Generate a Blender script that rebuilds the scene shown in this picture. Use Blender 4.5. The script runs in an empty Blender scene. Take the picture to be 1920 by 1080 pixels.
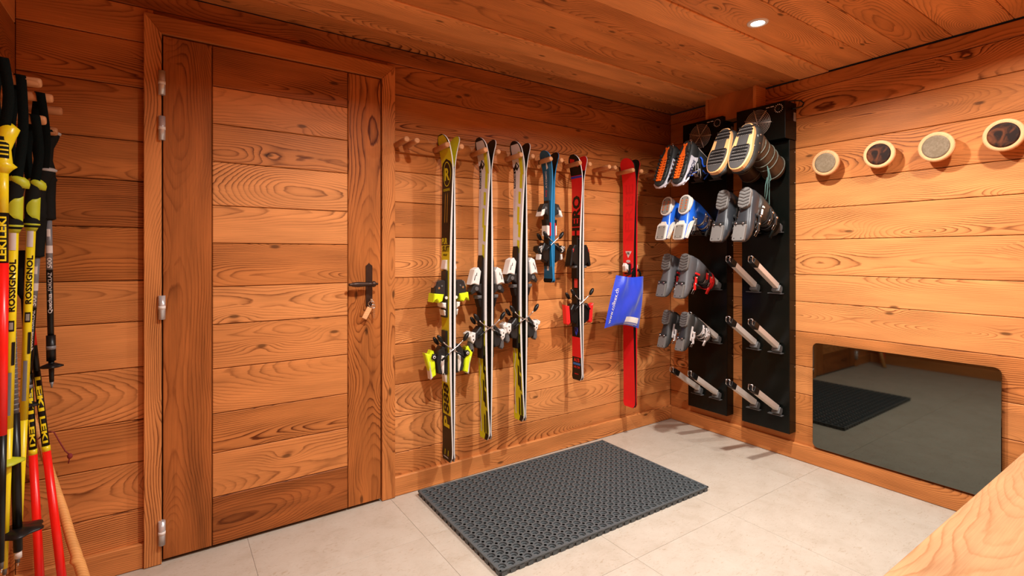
import bpy, bmesh, math, random
from mathutils import Matrix, Vector, noise as mnoise
random.seed(7)
PI = math.pi
C = bpy.context.scene.collection
SC = bpy.context.scene

# ------------------------------------------------------------------ camera, world, exposure
YAW = math.radians(34.35)
cam_data = bpy.data.cameras.new('camera')
cam_data.sensor_width = 36.0
cam_data.lens = 945.0 / 1920.0 * 36.0
cam_data.shift_y = -(540.0 - 477.0) / 1920.0
cam_data.clip_start = 0.02
cam = bpy.data.objects.new('camera', cam_data)
cam.location = (0, 0, 1.2)
cam.rotation_euler = (PI / 2, 0, -YAW)
C.objects.link(cam)
SC.camera = cam
SC.view_settings.view_transform = 'Standard'
SC.view_settings.look = 'None'
SC.view_settings.gamma = 1.0
SC.view_settings.use_curve_mapping = False
SC.view_settings.exposure = 0.0
world = bpy.data.worlds.new('world')
SC.world = world
world.use_nodes = True
world.node_tree.nodes['Background'].inputs[0].default_value = (1.0, 0.92, 0.82, 1)
world.node_tree.nodes['Background'].inputs[1].default_value = 0.3
LAMP_COLOR = (1.0, 0.965, 0.915)
# ceiling downlights: x, y, watts; the last is added out of view
LAMPS = [(2.16, 1.23, 34.0), (0.82, 1.12, 32.0), (2.40, 0.42, 17.0), (0.45, -0.15, 9.0)]

# room numbers (metres)
WX, WY, WXL, WYN, H = 3.053, 2.402, -0.434, -0.45, 2.228

# ------------------------------------------------------------------ materials
def newmat(name):
    m = bpy.data.materials.new(name)
    m.use_nodes = True
    nt = m.node_tree
    return m, nt, nt.nodes['Principled BSDF']

MATS = {}
def M(name, col, rough=0.5, metal=0.0, var=0.08, spec=0.5, bump=0.0, scale=60.0, coat=0.0):
    """plain coloured stuff with a little procedural mottling"""
    if name in MATS:
        return MATS[name]
    m, nt, b = newmat(name)
    N, L = nt.nodes, nt.links
    tc = N.new('ShaderNodeTexCoord')
    no = N.new('ShaderNodeTexNoise')
    no.inputs['Scale'].default_value = scale
    no.inputs['Detail'].default_value = 3
    L.new(tc.outputs['Object'], no.inputs['Vector'])
    mx = N.new('ShaderNodeMix'); mx.data_type = 'RGBA'
    mx.inputs[6].default_value = (*[c * (1 - var) for c in col], 1)
    mx.inputs[7].default_value = (*[min(1, c * (1 + var)) for c in col], 1)
    L.new(no.outputs['Fac'], mx.inputs[0])
    L.new(mx.outputs[2], b.inputs['Base Color'])
    b.inputs['Roughness'].default_value = rough
    b.inputs['Metallic'].default_value = metal
    b.inputs['Specular IOR Level'].default_value = spec
    b.inputs['Coat Weight'].default_value = coat
    if bump:
        bp = N.new('ShaderNodeBump')
        bp.inputs['Strength'].default_value = bump
        bp.inputs['Distance'].default_value = 0.002
        L.new(no.outputs['Fac'], bp.inputs['Height'])
        L.new(bp.outputs['Normal'], b.inputs['Normal'])
    MATS[name] = m
    return m

def wood(name, light, dark, freq=80.0, knots=1.0, rough=0.48, contrast=1.0):
    """flat-sawn softwood: ring field of a tilted log cut along local X; every board takes its own piece of log.
    The object property 'tone' (-1 dark .. 1 pale) shifts single boards; ceiling and right wall tones carry painted light."""
    m, nt, b = newmat(name)
    N, L = nt.nodes, nt.links
    def math_(op, a, c=None, d=None):
        n = N.new('ShaderNodeMath'); n.operation = op
        for i, v in enumerate((a, c, d)):
            if v is None: continue
            if isinstance(v, (int, float)): n.inputs[i].default_value = v
            else: L.new(v, n.inputs[i])
        return n.outputs[0]
    def comb(x, y, z):
        n = N.new('ShaderNodeCombineXYZ')
        for i, v in enumerate((x, y, z)):
            if isinstance(v, (int, float)): n.inputs[i].default_value = v
            else: L.new(v, n.inputs[i])
        return n.outputs[0]
    def noise(vec, scale=1.0, detail=2.0):
        n = N.new('ShaderNodeTexNoise')
        n.inputs['Scale'].default_value = scale; n.inputs['Detail'].default_value = detail
        L.new(vec, n.inputs['Vector'])
        return n.outputs['Fac']
    tc = N.new('ShaderNodeTexCoord')
    sp = N.new('ShaderNodeSeparateXYZ'); L.new(tc.outputs['Object'], sp.inputs[0])
    oi = N.new('ShaderNodeObjectInfo')
    rnd = oi.outputs['Random']
    off = math_('MULTIPLY', rnd, 173.0)
    x = math_('ADD', sp.outputs[0], off)
    wn = N.new('ShaderNodeTexWhiteNoise'); wn.noise_dimensions = '1D'; L.new(off, wn.inputs['W'])
    rnd2 = wn.outputs['Value']
    y = math_('ADD', sp.outputs[1], math_('MULTIPLY', sp.outputs[2], 0.6))
    y = math_('ADD', y, math_('MULTIPLY', math_('SUBTRACT', rnd2, 0.5), 0.16))
    n1 = noise(comb(math_('MULTIPLY', x, 1.0), math_('MULTIPLY', y, 1.6), off), 1.0, 2.0)
    n2 = noise(comb(math_('MULTIPLY', x, 0.75), 3.3, math_('ADD', off, 40.0)), 1.0, 1.5)
    n3 = noise(comb(math_('MULTIPLY', x, 7.0), math_('MULTIPLY', y, 34.0), off), 1.0, 3.0)
    # knots
    vo = N.new('ShaderNodeTexVoronoi'); vo.voronoi_dimensions = '2D'; vo.feature = 'F1'
    vo.inputs['Scale'].default_value = 1.0
    L.new(comb(math_('MULTIPLY', x, 2.3), math_('ADD', math_('MULTIPLY', y, 6.0), off), 0.0), vo.inputs['Vector'])
    k = vo.outputs['Distance']
    # only some cells carry a knot
    sc_ = N.new('ShaderNodeSeparateColor'); L.new(vo.outputs['Color'], sc_.inputs[0])
    has = math_('LESS_THAN', sc_.outputs[0], 0.50)
    k = math_('ADD', k, math_('MULTIPLY', math_('SUBTRACT', 1.0, has), 2.0))
    kb = math_('POWER', 2.718, math_('MULTIPLY', math_('MULTIPLY', k, k), -26.0))
    yw = math_('ADD', y, math_('MULTIPLY', math_('SUBTRACT', n1, 0.5), 0.13))
    d = math_('MULTIPLY', math_('SUBTRACT', n2, 0.40), 0.55)
    r = math_('SQRT', math_('ADD', math_('MULTIPLY', yw, yw), math_('MULTIPLY', d, d)))
    r = math_('ADD', r, math_('MULTIPLY', kb, 0.026 * knots))
    r = math_('ADD', r, math_('MULTIPLY', math_('SUBTRACT', n3, 0.5), 0.0075))
    fr = math_('FRACT', math_('MULTIPLY', r, freq))
    ramp = N.new('ShaderNodeValToRGB')
    e = ramp.color_ramp.elements
    e[0].position = 0.0; e[0].color = (0.06, 0.06, 0.06, 1)
    e[1].position = 1.0; e[1].color = (0.06, 0.06, 0.06, 1)
    for p, v in ((0.45, 0.10), (0.72, 0.42), (0.88, 1.0), (0.95, 0.60)):
        q = e.new(p); q.color = (v, v, v, 1)
    L.new(fr, ramp.inputs[0])
    rg = math_('MULTIPLY', ramp.outputs[0], contrast)
    # rings fade in and out over a board
    n5 = noise(comb(math_('MULTIPLY', x, 2.0), math_('MULTIPLY', y, 8.0), math_('ADD', off, 9.0)), 1.0, 2.0)
    mr = N.new('ShaderNodeMapRange'); L.new(n5, mr.inputs[0])
    mr.inputs[1].default_value = 0.34; mr.inputs[2].default_value = 0.66
    mr.inputs[3].default_value = 0.14; mr.inputs[4].default_value = 1.0
    rg = math_('MULTIPLY', math_('MULTIPLY', rg, mr.outputs[0]), math_('ADD', 0.55, math_('MULTIPLY', rnd2, 0.6)))
    # fibres
    fib = noise(comb(math_('MULTIPLY', x, 7.0), math_('MULTIPLY', y, 330.0), off), 1.0, 2.0)
    # tone
    at = N.new('ShaderNodeAttribute'); at.attribute_type = 'OBJECT'; at.attribute_name = 'tone'
    tone = math_('ADD', at.outputs['Fac'], math_('MULTIPLY', math_('SUBTRACT', rnd, 0.5), 0.28))
    mx = N.new('ShaderNodeMix'); mx.data_type = 'RGBA'
    mx.inputs[6].default_value = (*light, 1); mx.inputs[7].default_value = (*dark, 1)
    L.new(rg, mx.inputs[0])
    # weathering blotches
    n6 = noise(comb(math_('MULTIPLY', x, 2.2), math_('MULTIPLY', y, 14.0), math_('ADD', off, 70.0)), 1.0, 3.0)
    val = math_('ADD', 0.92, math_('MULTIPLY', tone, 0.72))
    val = math_('ADD', val, math_('MULTIPLY', math_('SUBTRACT', fib, 0.5), 0.34))
    val = math_('ADD', val, math_('MULTIPLY', math_('SUBTRACT', n6, 0.5), 0.75))
    val = math_('MAXIMUM', val, 0.12)
    # knot cores
    kc = N.new('ShaderNodeMapRange'); L.new(k, kc.inputs[0])
    kc.inputs[1].default_value = 0.028; kc.inputs[2].default_value = 0.060
    kc.inputs[3].default_value = 0.34; kc.inputs[4].default_value = 1.0
    val = math_('MULTIPLY', val, kc.outputs[0])
    hsv = N.new('ShaderNodeHueSaturation')
    L.new(mx.outputs[2], hsv.inputs['Color']); L.new(val, hsv.inputs['Value'])
    L.new(math_('MINIMUM', math_('SUBTRACT', 1.0, math_('MULTIPLY', tone, 0.11)), 1.04), hsv.inputs['Saturation'])  # paler boards less saturated, imitating wood washed out by bright light
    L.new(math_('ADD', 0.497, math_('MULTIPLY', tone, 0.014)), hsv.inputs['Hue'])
    L.new(hsv.outputs[0], b.inputs['Base Color'])
    b.inputs['Roughness'].default_value = rough
    b.inputs['Specular IOR Level'].default_value = 0.16
    bp = N.new('ShaderNodeBump'); bp.inputs['Strength'].default_value = 0.22; bp.inputs['Distance'].default_value = 0.0012
    L.new(math_('ADD', math_('MULTIPLY', rg, -1.0), fib), bp.inputs['Height'])
    L.new(bp.outputs['Normal'], b.inputs['Normal'])
    MATS[name] = m
    return m

LARCH = wood('larch', (0.66, 0.262, 0.074), (0.14, 0.036, 0.0075), freq=135.0, contrast=1.15)
BENCHWOOD = wood('bench_larch', (0.56, 0.315, 0.150), (0.34, 0.145, 0.050), freq=125.0)
PALE = wood('pale_wood', (0.80, 0.42, 0.19), (0.58, 0.24, 0.08), freq=160, knots=0.0)
BIRCH = wood('honey_stick', (0.72, 0.36, 0.11), (0.55, 0.23, 0.06), freq=120, knots=0.3)

def stone_mat():
    m, nt, b = newmat('limestone')
    N, L = nt.nodes, nt.links
    tc = N.new('ShaderNodeTexCoord'); oi = N.new('ShaderNodeObjectInfo')
    va = N.new('ShaderNodeVectorMath'); va.operation = 'ADD'
    cm = N.new('ShaderNodeCombineXYZ')
    ml = N.new('ShaderNodeMath'); ml.operation = 'MULTIPLY'; ml.inputs[1].default_value = 57.0
    L.new(oi.outputs['Random'], ml.inputs[0]); L.new(ml.outputs[0], cm.inputs[2])
    L.new(tc.outputs['Object'], va.inputs[0]); L.new(cm.outputs[0], va.inputs[1])
    n1 = N.new('ShaderNodeTexNoise'); n1.inputs['Scale'].default_value = 7.0; n1.inputs['Detail'].default_value = 9; n1.inputs['Roughness'].default_value = 0.72
    n1.inputs['Distortion'].default_value = 0.3
    L.new(va.outputs[0], n1.inputs['Vector'])
    r1 = N.new('ShaderNodeValToRGB'); e = r1.color_ramp.elements
    e[0].position = 0.30; e[0].color = (0.415, 0.355, 0.280, 1)
    e[1].position = 0.68; e[1].color = (0.505, 0.452, 0.378, 1)
    q = e.new(0.48); q.color = (0.470, 0.412, 0.338, 1)
    L.new(n1.outputs['Fac'], r1.inputs[0])
    n2 = N.new('ShaderNodeTexNoise'); n2.inputs['Scale'].default_value = 30; n2.inputs['Detail'].default_value = 6; n2.inputs['Distortion'].default_value = 2.0
    sv = N.new('ShaderNodeVectorMath'); sv.operation = 'MULTIPLY'; sv.inputs[1].default_value = (1.0, 2.6, 1.0)
    L.new(va.outputs[0], sv.inputs[0]); L.new(sv.outputs[0], n2.inputs['Vector'])
    r2 = N.new('ShaderNodeValToRGB'); e = r2.color_ramp.elements
    e[0].position = 0.30; e[0].color = (0.72, 0.62, 0.50, 1); e[1].position = 0.42; e[1].color = (1, 1, 1, 1)
    L.new(n2.outputs['Fac'], r2.inputs[0])
    mx = N.new('ShaderNodeMix'); mx.data_type = 'RGBA'; mx.blend_type = 'MULTIPLY'; mx.inputs[0].default_value = 0.6
    L.new(r1.outputs[0], mx.inputs[6]); L.new(r2.outputs[0], mx.inputs[7])
    L.new(mx.outputs[2], b.inputs['Base Color'])
    b.inputs['Roughness'].default_value = 0.42
    b.inputs['Specular IOR Level'].default_value = 0.4
    return m
STONE = stone_mat()
GROUT = M('grout', (0.40, 0.35, 0.29), 0.9)
DARKBACK = M('dark_backing', (0.05, 0.022, 0.01), 0.9)
BLACKMETAL = M('black_painted_metal', (0.0028, 0.0036, 0.0026), 0.27, 0.0, spec=0.22, var=0.25, scale=220, bump=0.05)
BLACKPLASTIC = M('black_plastic', (0.005, 0.005, 0.005), 0.36, spec=.35)
GREYPLASTIC = M('grey_plastic', (0.10, 0.10, 0.10), 0.4)
CHARCOAL = M('charcoal_plastic', (0.018, 0.018, 0.018), 0.38, spec=.4)
WHITEPLASTIC = M('white_plastic', (0.78, 0.74, 0.70), 0.35)
ALU = M('aluminium', (0.72, 0.66, 0.60), 0.45, 0.35)
STEEL = M('bright_steel', (0.72, 0.72, 0.72), 0.18, 1.0)
WIRE = M('steel_wire', (0.62, 0.56, 0.48), 0.35, 0.6)
BRONZE = M('dark_bronze', (0.055, 0.030, 0.020), 0.38, 0.6, var=0.3, scale=40)
RUBBER = M('mat_rubber', (0.072, 0.086, 0.092), 0.48, var=0.2, scale=40)
YEL = M('acid_yellow', (0.66, 0.62, 0.012), 0.32)
NEON = M('neon_yellow', (0.68, 0.86, 0.01), 0.38)
PYEL = M('pole_yellow', (0.80, 0.64, 0.01), 0.3)
RED = M('ski_red', (0.78, 0.008, 0.018), 0.3)
PRED = M('pole_red', (0.90, 0.010, 0.006), 0.3)
BLK = M('ski_black', (0.006, 0.006, 0.005), 0.3, spec=.3)
OLIVE = M('tail_black_brown', (0.022, 0.018, 0.009), 0.35, spec=.3)
WHT = M('ski_white', (0.74, 0.70, 0.70), 0.3)
SIDE = M('sidewall_white', (0.66, 0.645, 0.63), 0.35)
BASEB = M('ski_base_black', (0.005, 0.008, 0.005), 0.4, spec=.3)
BLUE = M('ski_blue', (0.006, 0.105, 0.20), 0.3)
LBLUE = M('bright_blue', (0.01, 0.19, 0.42), 0.3)
ROYAL = M('royal_blue', (0.012, 0.05, 0.55), 0.4)
PINK = M('pale_pink_print', (0.62, 0.30, 0.36), 0.4)
STRAPM = M('black_webbing', (0.003, 0.005, 0.0045), 0.9, spec=.1, bump=0.5, scale=500)
ORANGE = M('orange_rubber', (0.95, 0.15, 0.012), 0.5)
CORDRED = M('red_cord', (0.20, 0.02, 0.02), 0.8)
MIRROR = None

# ------------------------------------------------------------------ mesh helpers
class MB:
    def __init__(s):
        s.v = []; s.f = []; s.mi = []; s.sm = []
    def add(s, verts, faces, mi=0, smooth=False):
        o = len(s.v)
        s.v += [tuple(p) for p in verts]
        for f in faces:
            s.f.append(tuple(i + o for i in f)); s.mi.append(mi); s.sm.append(smooth)
        return s
    def box(s, c, d, R=None, mi=0, ch=0.0):
        x, y, z = d[0] / 2, d[1] / 2, d[2] / 2
        if ch <= 0:
            vs = [Vector((a, b, e)) for a in (-x, x) for b in (-y, y) for e in (-z, z)]
            fs = [(0, 1, 3, 2), (4, 6, 7, 5), (0, 4, 5, 1), (2, 3, 7, 6), (0, 2, 6, 4), (1, 5, 7, 3)]
        else:
            bm = bmesh.new(); bmesh.ops.create_cube(bm, size=1.0)
            for q in bm.verts: q.co = Vector((q.co.x * d[0], q.co.y * d[1], q.co.z * d[2]))
            bmesh.ops.bevel(bm, geom=bm.edges[:], offset=min(ch, min(d) * 0.45), segments=2, profile=0.6, affect='EDGES')
            bm.verts.index_update()
            vs = [q.co.copy() for q in bm.verts]; fs = [tuple(q.index for q in f.verts) for f in bm.faces]
            bm.free()
        if R is not None: vs = [R @ p for p in vs]
        c = Vector(c)
        return s.add([p + c for p in vs], fs, mi)
    def loft(s, rings, cap=True, mi=0, smooth=True, closed=True):
        n = len(rings[0]); o = len(s.v); fs = []
        vs = [p for r in rings for p in r]
        for i in range(len(rings) - 1):
            for j in range(n if closed else n - 1):
                a = i * n + j; b = i * n + (j + 1) % n
                fs.append((a, b, b + n, a + n))
        s.add(vs, fs, mi, smooth)
        if cap and closed:
            s.add([], [])
            s.f.append(tuple(o + j for j in range(n))[::-1]); s.mi.append(mi); s.sm.append(False)
            k = o + (len(rings) - 1) * n
            s.f.append(tuple(k + j for j in range(n))); s.mi.append(mi); s.sm.append(False)
        return s
    def cyl(s, p0, p1, r0, r1=None, n=14, mi=0, smooth=True, cap=True):
        r1 = r0 if r1 is None else r1
        return s.tube([p0, p1], [r0, r1], n, mi, smooth, cap)
    def tube(s, path, r, n=8, mi=0, smooth=True, cap=True):
        P = [Vector(p) for p in path]
        rr = r if isinstance(r, (list, tuple)) else [r] * len(P)
        rings = []; up = None
        for i, p in enumerate(P):
            t = (P[min(i + 1, len(P) - 1)] - P[max(i - 1, 0)]).normalized()
            if up is None:
                up = t.orthogonal().normalized()
            up = (up - t * up.dot(t))
            if up.length < 1e-6: up = t.orthogonal()
            up.normalize()
            w = t.cross(up)
            rings.append([p + (up * math.cos(2 * PI * j / n) + w * math.sin(2 * PI * j / n)) * rr[i] for j in range(n)])
        return s.loft(rings, cap, mi, smooth)
    def lathe(s, p0, ax, prof, n=20, mi=0, smooth=True, cap=True):
        """prof: (distance along ax, radius)"""
        p0 = Vector(p0); ax = Vector(ax).normalized(); u = ax.orthogonal().normalized(); w = ax.cross(u)
        rings = [[p0 + ax * d + (u * math.cos(2 * PI * j / n) + w * math.sin(2 * PI * j / n)) * max(r, 1e-5) for j in range(n)] for d, r in prof]
        return s.loft(rings, cap, mi, smooth)
    def prism(s, poly, z0, z1, F=lambda x, y, z: (x, y, z), mi=0, ch=0.0):
        """convex or simple polygon extruded; F maps (x, y, z) into place"""
        n = len(poly)
        if ch > 0:
            ins = inset(poly, ch)
            rings = [[F(*p, z0) for p in ins], [F(*p, z0 + ch) for p in poly], [F(*p, z1 - ch) for p in poly], [F(*p, z1) for p in ins]]
        else:
            rings = [[F(*p, z0) for p in poly], [F(*p, z1) for p in poly]]
        return s.loft(rings, True, mi, False)
    def ell(s, c, r, R=None, n=14, m=8, mi=0):
        rings = []
        for i in range(m + 1):
            a = PI * (i / m - 0.5); k = max(math.cos(a), 1e-3)
            ring = [Vector((r[0] * k * math.cos(2 * PI * j / n), r[1] * k * math.sin(2 * PI * j / n), r[2] * math.sin(a))) for j in range(n)]
            if R is not None: ring = [R @ p for p in ring]
            rings.append([p + Vector(c) for p in ring])
        return s.loft(rings, True, mi, True)
    def torus(s, c, ax, R, r, n=28, m=6, mi=0):
        ax = Vector(ax).normalized(); u = ax.orthogonal().normalized(); w = ax.cross(u); c = Vector(c)
        vs = []; fs = []
        for i in range(n):
            a = 2 * PI * i / n; dr = u * math.cos(a) + w * math.sin(a)
            for j in range(m):
                b = 2 * PI * j / m
                vs.append(c + dr * (R + r * math.cos(b)) + ax * r * math.sin(b))
        for i in range(n):
            for j in range(m):
                fs.append((i * m + j, ((i + 1) % n) * m + j, ((i + 1) % n) * m + (j + 1) % m, i * m + (j + 1) % m))
        return s.add(vs, fs, mi, True)
    def map(s, F):
        s.v = [tuple(F(*p)) for p in s.v]; return s
    def build(s, name, mats, parent=None, M4=None, fix=True):
        me = bpy.data.meshes.new(name)
        me.from_pydata([tuple(p) for p in s.v], [], s.f)
        mats = mats if isinstance(mats, (list, tuple)) else [mats]
        for q in mats: me.materials.append(q)
        me.polygons.foreach_set('material_index', s.mi)
        me.polygons.foreach_set('use_smooth', s.sm)
        if fix:
            bm = bmesh.new(); bm.from_mesh(me)
            bmesh.ops.recalc_face_normals(bm, faces=bm.faces[:])
            bm.to_mesh(me); bm.free()
        me.update()
        o = bpy.data.objects.new(name, me); C.objects.link(o)
        if parent is not None: o.parent = parent
        if M4 is not None: o.matrix_local = M4
        return o

def inset(poly, d):
    n = len(poly); area = sum(poly[i][0] * poly[(i + 1) % n][1] - poly[(i + 1) % n][0] * poly[i][1] for i in range(n))
    sg = 1 if area > 0 else -1; out = []
    for i in range(n):
        p0, p1, p2 = Vector(poly[i - 1]), Vector(poly[i]), Vector(poly[(i + 1) % n])
        a = (p1 - p0).normalized(); b = (p2 - p1).normalized()
        na = Vector((-a.y, a.x)) * sg; nb = Vector((-b.y, b.x)) * sg
        k = na + nb; q = max(0.25, k.dot(na))
        v = p1 + k * (d / q)
        out.append((v.x, v.y))
    return out

def rrect(w, h, r, n=5):
    out = []
    for cx, cy, a0 in ((w / 2 - r, h / 2 - r, 0), (-w / 2 + r, h / 2 - r, 90), (-w / 2 + r, -h / 2 + r, 180), (w / 2 - r, -h / 2 + r, 270)):
        for i in range(n + 1):
            a = math.radians(a0 + 90 * i / n); out.append((cx + r * math.cos(a), cy + r * math.sin(a)))
    return out

def frame(origin, ex, ez):
    ex = Vector(ex).normalized(); ez = Vector(ez).normalized(); ey = ez.cross(ex)
    m = Matrix.Identity(4)
    for i in range(3):
        m[i][0] = ex[i]; m[i][1] = ey[i]; m[i][2] = ez[i]; m[i][3] = origin[i]
    return m

def tag(o, label, cat=None, group=None, kind=None):
    o['label'] = label
    if cat: o['category'] = cat
    if group: o['group'] = group
    if kind: o['kind'] = kind
    return o

def thing(name, loc, label, cat, group=None, kind=None):
    o = bpy.data.objects.new(name, None); o.empty_display_size = 0.05
    o.location = loc; C.objects.link(o)
    return tag(o, label, cat, group, kind)

def put(o, parent):
    """parent o (built in world coordinates) to a thing whose own transform is a plain move"""
    o.parent = parent
    o.matrix_parent_inverse = Matrix.Translation(parent.location).inverted()
    return o

_txt = {}
def text2d(s, bold=0.0, res=2):
    key = (s, bold)
    if key in _txt: return _txt[key]
    cu = bpy.data.curves.new('t', 'FONT'); cu.body = s; cu.resolution_u = res; cu.offset = bold
    o = bpy.data.objects.new('t', cu); C.objects.link(o)
    dg = bpy.context.evaluated_depsgraph_get()
    me = bpy.data.meshes.new_from_object(o.evaluated_get(dg))
    vs = [(v.co.x, v.co.y) for v in me.vertices]; fs = [tuple(p.vertices) for p in me.polygons]
    bpy.data.objects.remove(o); bpy.data.curves.remove(cu); bpy.data.meshes.remove(me)
    x0 = min(p[0] for p in vs); x1 = max(p[0] for p in vs); y0 = min(p[1] for p in vs); y1 = max(p[1] for p in vs)
    vs = [((p[0] - x0) / (x1 - x0), (p[1] - y0) / (y1 - y0)) for p in vs]
    _txt[key] = (vs, fs)
    return _txt[key]

def lettering(s, F, parent, mat, name='lettering', bold=0.02, fine=False):
    """F maps the unit box of the text (0..1, 0..1) into place"""
    vs, fs = text2d(s, bold)
    if fine:      # small faces, so that the letters follow a round shaft
        bm = bmesh.new(); q = [bm.verts.new((a, b, 0)) for a, b in vs]
        for f in fs:
            try: bm.faces.new([q[i] for i in f])
            except ValueError: pass
        bmesh.ops.triangulate(bm, faces=bm.faces[:])
        bmesh.ops.subdivide_edges(bm, edges=bm.edges[:], cuts=3, use_grid_fill=True)
        bm.verts.index_update(); vs = [(v.co.x, v.co.y) for v in bm.verts]; fs = [tuple(v.index for v in f.verts) for f in bm.faces]; bm.free()
    mb = MB(); mb.add([F(a, b) for a, b in vs], fs)
    return mb.build(name, mat, parent, fix=False)

def plank(name, poly, th, M4, parent, tone=0.0, mat=None, ch=0.0024):
    mb = MB()
    z0 = -th
    ins = inset(poly, ch)
    rings = [[(*p, z0) for p in poly], [(*p, -ch) for p in poly], [(*p, 0.0) for p in ins]]
    mb.loft(rings, True, 0, False)
    o = mb.build(name, mat or LARCH, parent, M4)
    o['tone'] = tone
    return o

def rect(l, w):
    return [(-l / 2, -w / 2), (l / 2, -w / 2), (l / 2, w / 2), (-l / 2, w / 2)]

GAP = 0.0026
BACK = dict(ex=(1, 0, 0), ez=(0, -1, 0))
RIGHT = dict(ex=(0, -1, 0), ez=(-1, 0, 0))
LEFT = dict(ex=(0, 1, 0), ez=(1, 0, 0))
NEAR = dict(ex=(-1, 0, 0), ez=(0, 1, 0))
CEIL = dict(ex=(1, 0, 0), ez=(0, 0, -1))
VERT = dict(ex=(0, 0, 1), ez=(0, -1, 0))

# ------------------------------------------------------------------ room shell
def slab(name, lo, hi, mat, label, cat):
    mb = MB(); mb.box([(a + b) / 2 for a, b in zip(lo, hi)], [b - a for a, b in zip(lo, hi)])
    return tag(mb.build(name, mat), label, cat, kind='structure')

T = 0.02
floor = slab('floor', (WXL - .1, WYN - .1, -0.12), (WX + .1, WY + .1, -0.0022), GROUT, 'pale limestone tiled floor of the ski room', 'floor')
ceiling = slab('ceiling', (WXL - .1, WYN - .1, H + T), (WX + .1, WY + .1, H + 0.12), DARKBACK, 'ceiling of long brown larch boards', 'ceiling')
wall_back = slab('wall_back', (WXL - .1, WY + T, 0), (WX + .1, WY + 0.12, H), DARKBACK, 'larch plank wall with the door and hanging skis', 'wall')
wall_right = slab('wall_right', (WX + T, WYN - .1, 0), (WX + 0.12, WY + .1, H), DARKBACK, 'larch plank wall behind the boot dryers and dark glass panel', 'wall')
wall_left = slab('wall_left', (WXL - 0.12, WYN - .1, 0), (WXL - T, WY + .1, H), DARKBACK, 'larch plank wall carrying the ski poles', 'wall')
wall_near = slab('wall_near', (WXL - .1, WYN - 0.12, 0), (WX + .1, WYN - T, H), DARKBACK, 'larch plank wall behind the bench', 'wall')

rows = [0.0, 0.207, 0.387, 0.549, 0.750, 0.925, 1.083, 1.284, 1.462, 1.615, 1.821, 1.997, 2.150, H]
DX0, DX1, DZ1 = -0.075, 0.926, 2.125   # outer edge of the door casing
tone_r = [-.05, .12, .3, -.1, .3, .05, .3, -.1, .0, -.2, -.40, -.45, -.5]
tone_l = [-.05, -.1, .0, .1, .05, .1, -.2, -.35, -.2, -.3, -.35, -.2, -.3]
for i in range(len(rows) - 1):
    a, b = rows[i], rows[i + 1]
    la, lb = (a + .018 if i else a), (b + .018 if b < 2.1 else b)
    # left of the door
    if i < len(rows) - 2 or True:
        x0, x1 = WXL, DX0 + 0.03
        if la < DZ1 - 0.03:
            z1 = min(lb, H)
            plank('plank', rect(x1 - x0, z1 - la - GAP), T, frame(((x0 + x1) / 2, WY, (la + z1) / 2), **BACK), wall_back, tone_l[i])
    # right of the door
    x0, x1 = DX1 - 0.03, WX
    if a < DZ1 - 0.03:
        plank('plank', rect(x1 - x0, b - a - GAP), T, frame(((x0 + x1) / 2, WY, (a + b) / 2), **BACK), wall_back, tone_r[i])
# strips over the door, full length
plank('plank', rect(WX - WXL, H - 2.150 - GAP), T, frame(((WX + WXL) / 2, WY, (H + 2.15) / 2), **BACK), wall_back, -0.45)
plank('plank', rect(DX1 - DX0 - .06, 2.150 - 2.10 - GAP), T, frame(((DX0 + DX1) / 2, WY, 2.125), **BACK), wall_back, -0.4)
tone_w = [-.1, -.15, .1, -.05, .15, .32, .28, .08, .25, -.12, -.25, -.18, -.3]  # middle rows paler, with some lamp light put into their colour
for i in range(len(rows) - 1):
    a, b = rows[i], rows[i + 1]
    b2 = b if i < len(rows) - 2 else b - .007
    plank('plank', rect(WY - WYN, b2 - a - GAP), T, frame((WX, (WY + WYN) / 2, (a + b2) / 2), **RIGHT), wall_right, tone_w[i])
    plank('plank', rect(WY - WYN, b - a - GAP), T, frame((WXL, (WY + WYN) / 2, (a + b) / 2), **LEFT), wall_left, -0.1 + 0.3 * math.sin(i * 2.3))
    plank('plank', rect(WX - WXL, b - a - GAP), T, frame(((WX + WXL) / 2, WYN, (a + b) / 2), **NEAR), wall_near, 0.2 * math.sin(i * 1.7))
# ceiling boards along X
cy = [WYN, -0.26, -0.05, 0.17, 0.37, 0.58, 0.79, 0.97, 1.115, 1.327, 1.49, 1.64, 1.80, 1.95, 2.10, 2.25, WY]
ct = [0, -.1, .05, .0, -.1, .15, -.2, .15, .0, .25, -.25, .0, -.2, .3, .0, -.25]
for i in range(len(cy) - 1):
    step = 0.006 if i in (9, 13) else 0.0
    plank('plank', rect(WX - WXL, cy[i + 1] - cy[i] - GAP), T, frame(((WX + WXL) / 2, (cy[i] + cy[i + 1]) / 2, H - step), **CEIL), ceiling, ct[i] + 0.20)  # raised tone paints in light bounced up from the floor

# floor tiles
tx = [WXL] + [0.279 + 0.624 * k for k in range(-1, 5) if WXL < 0.279 + 0.624 * k < WX] + [WX]
ty = [WYN] + [1.976 - 0.612 * k for k in range(4, -1, -1) if WYN < 1.976 - 0.612 * k < WY] + [WY]
for i in range(len(tx) - 1):
    for j in range(len(ty) - 1):
        w, d = tx[i + 1] - tx[i] - 0.0011, ty[j + 1] - ty[j] - 0.0011
        plank('tile', rect(w, d), 0.011, Matrix.Translation(((tx[i] + tx[i + 1]) / 2, (ty[j] + ty[j + 1]) / 2, 0)), floor, 0, STONE, ch=0.0003)

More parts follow.
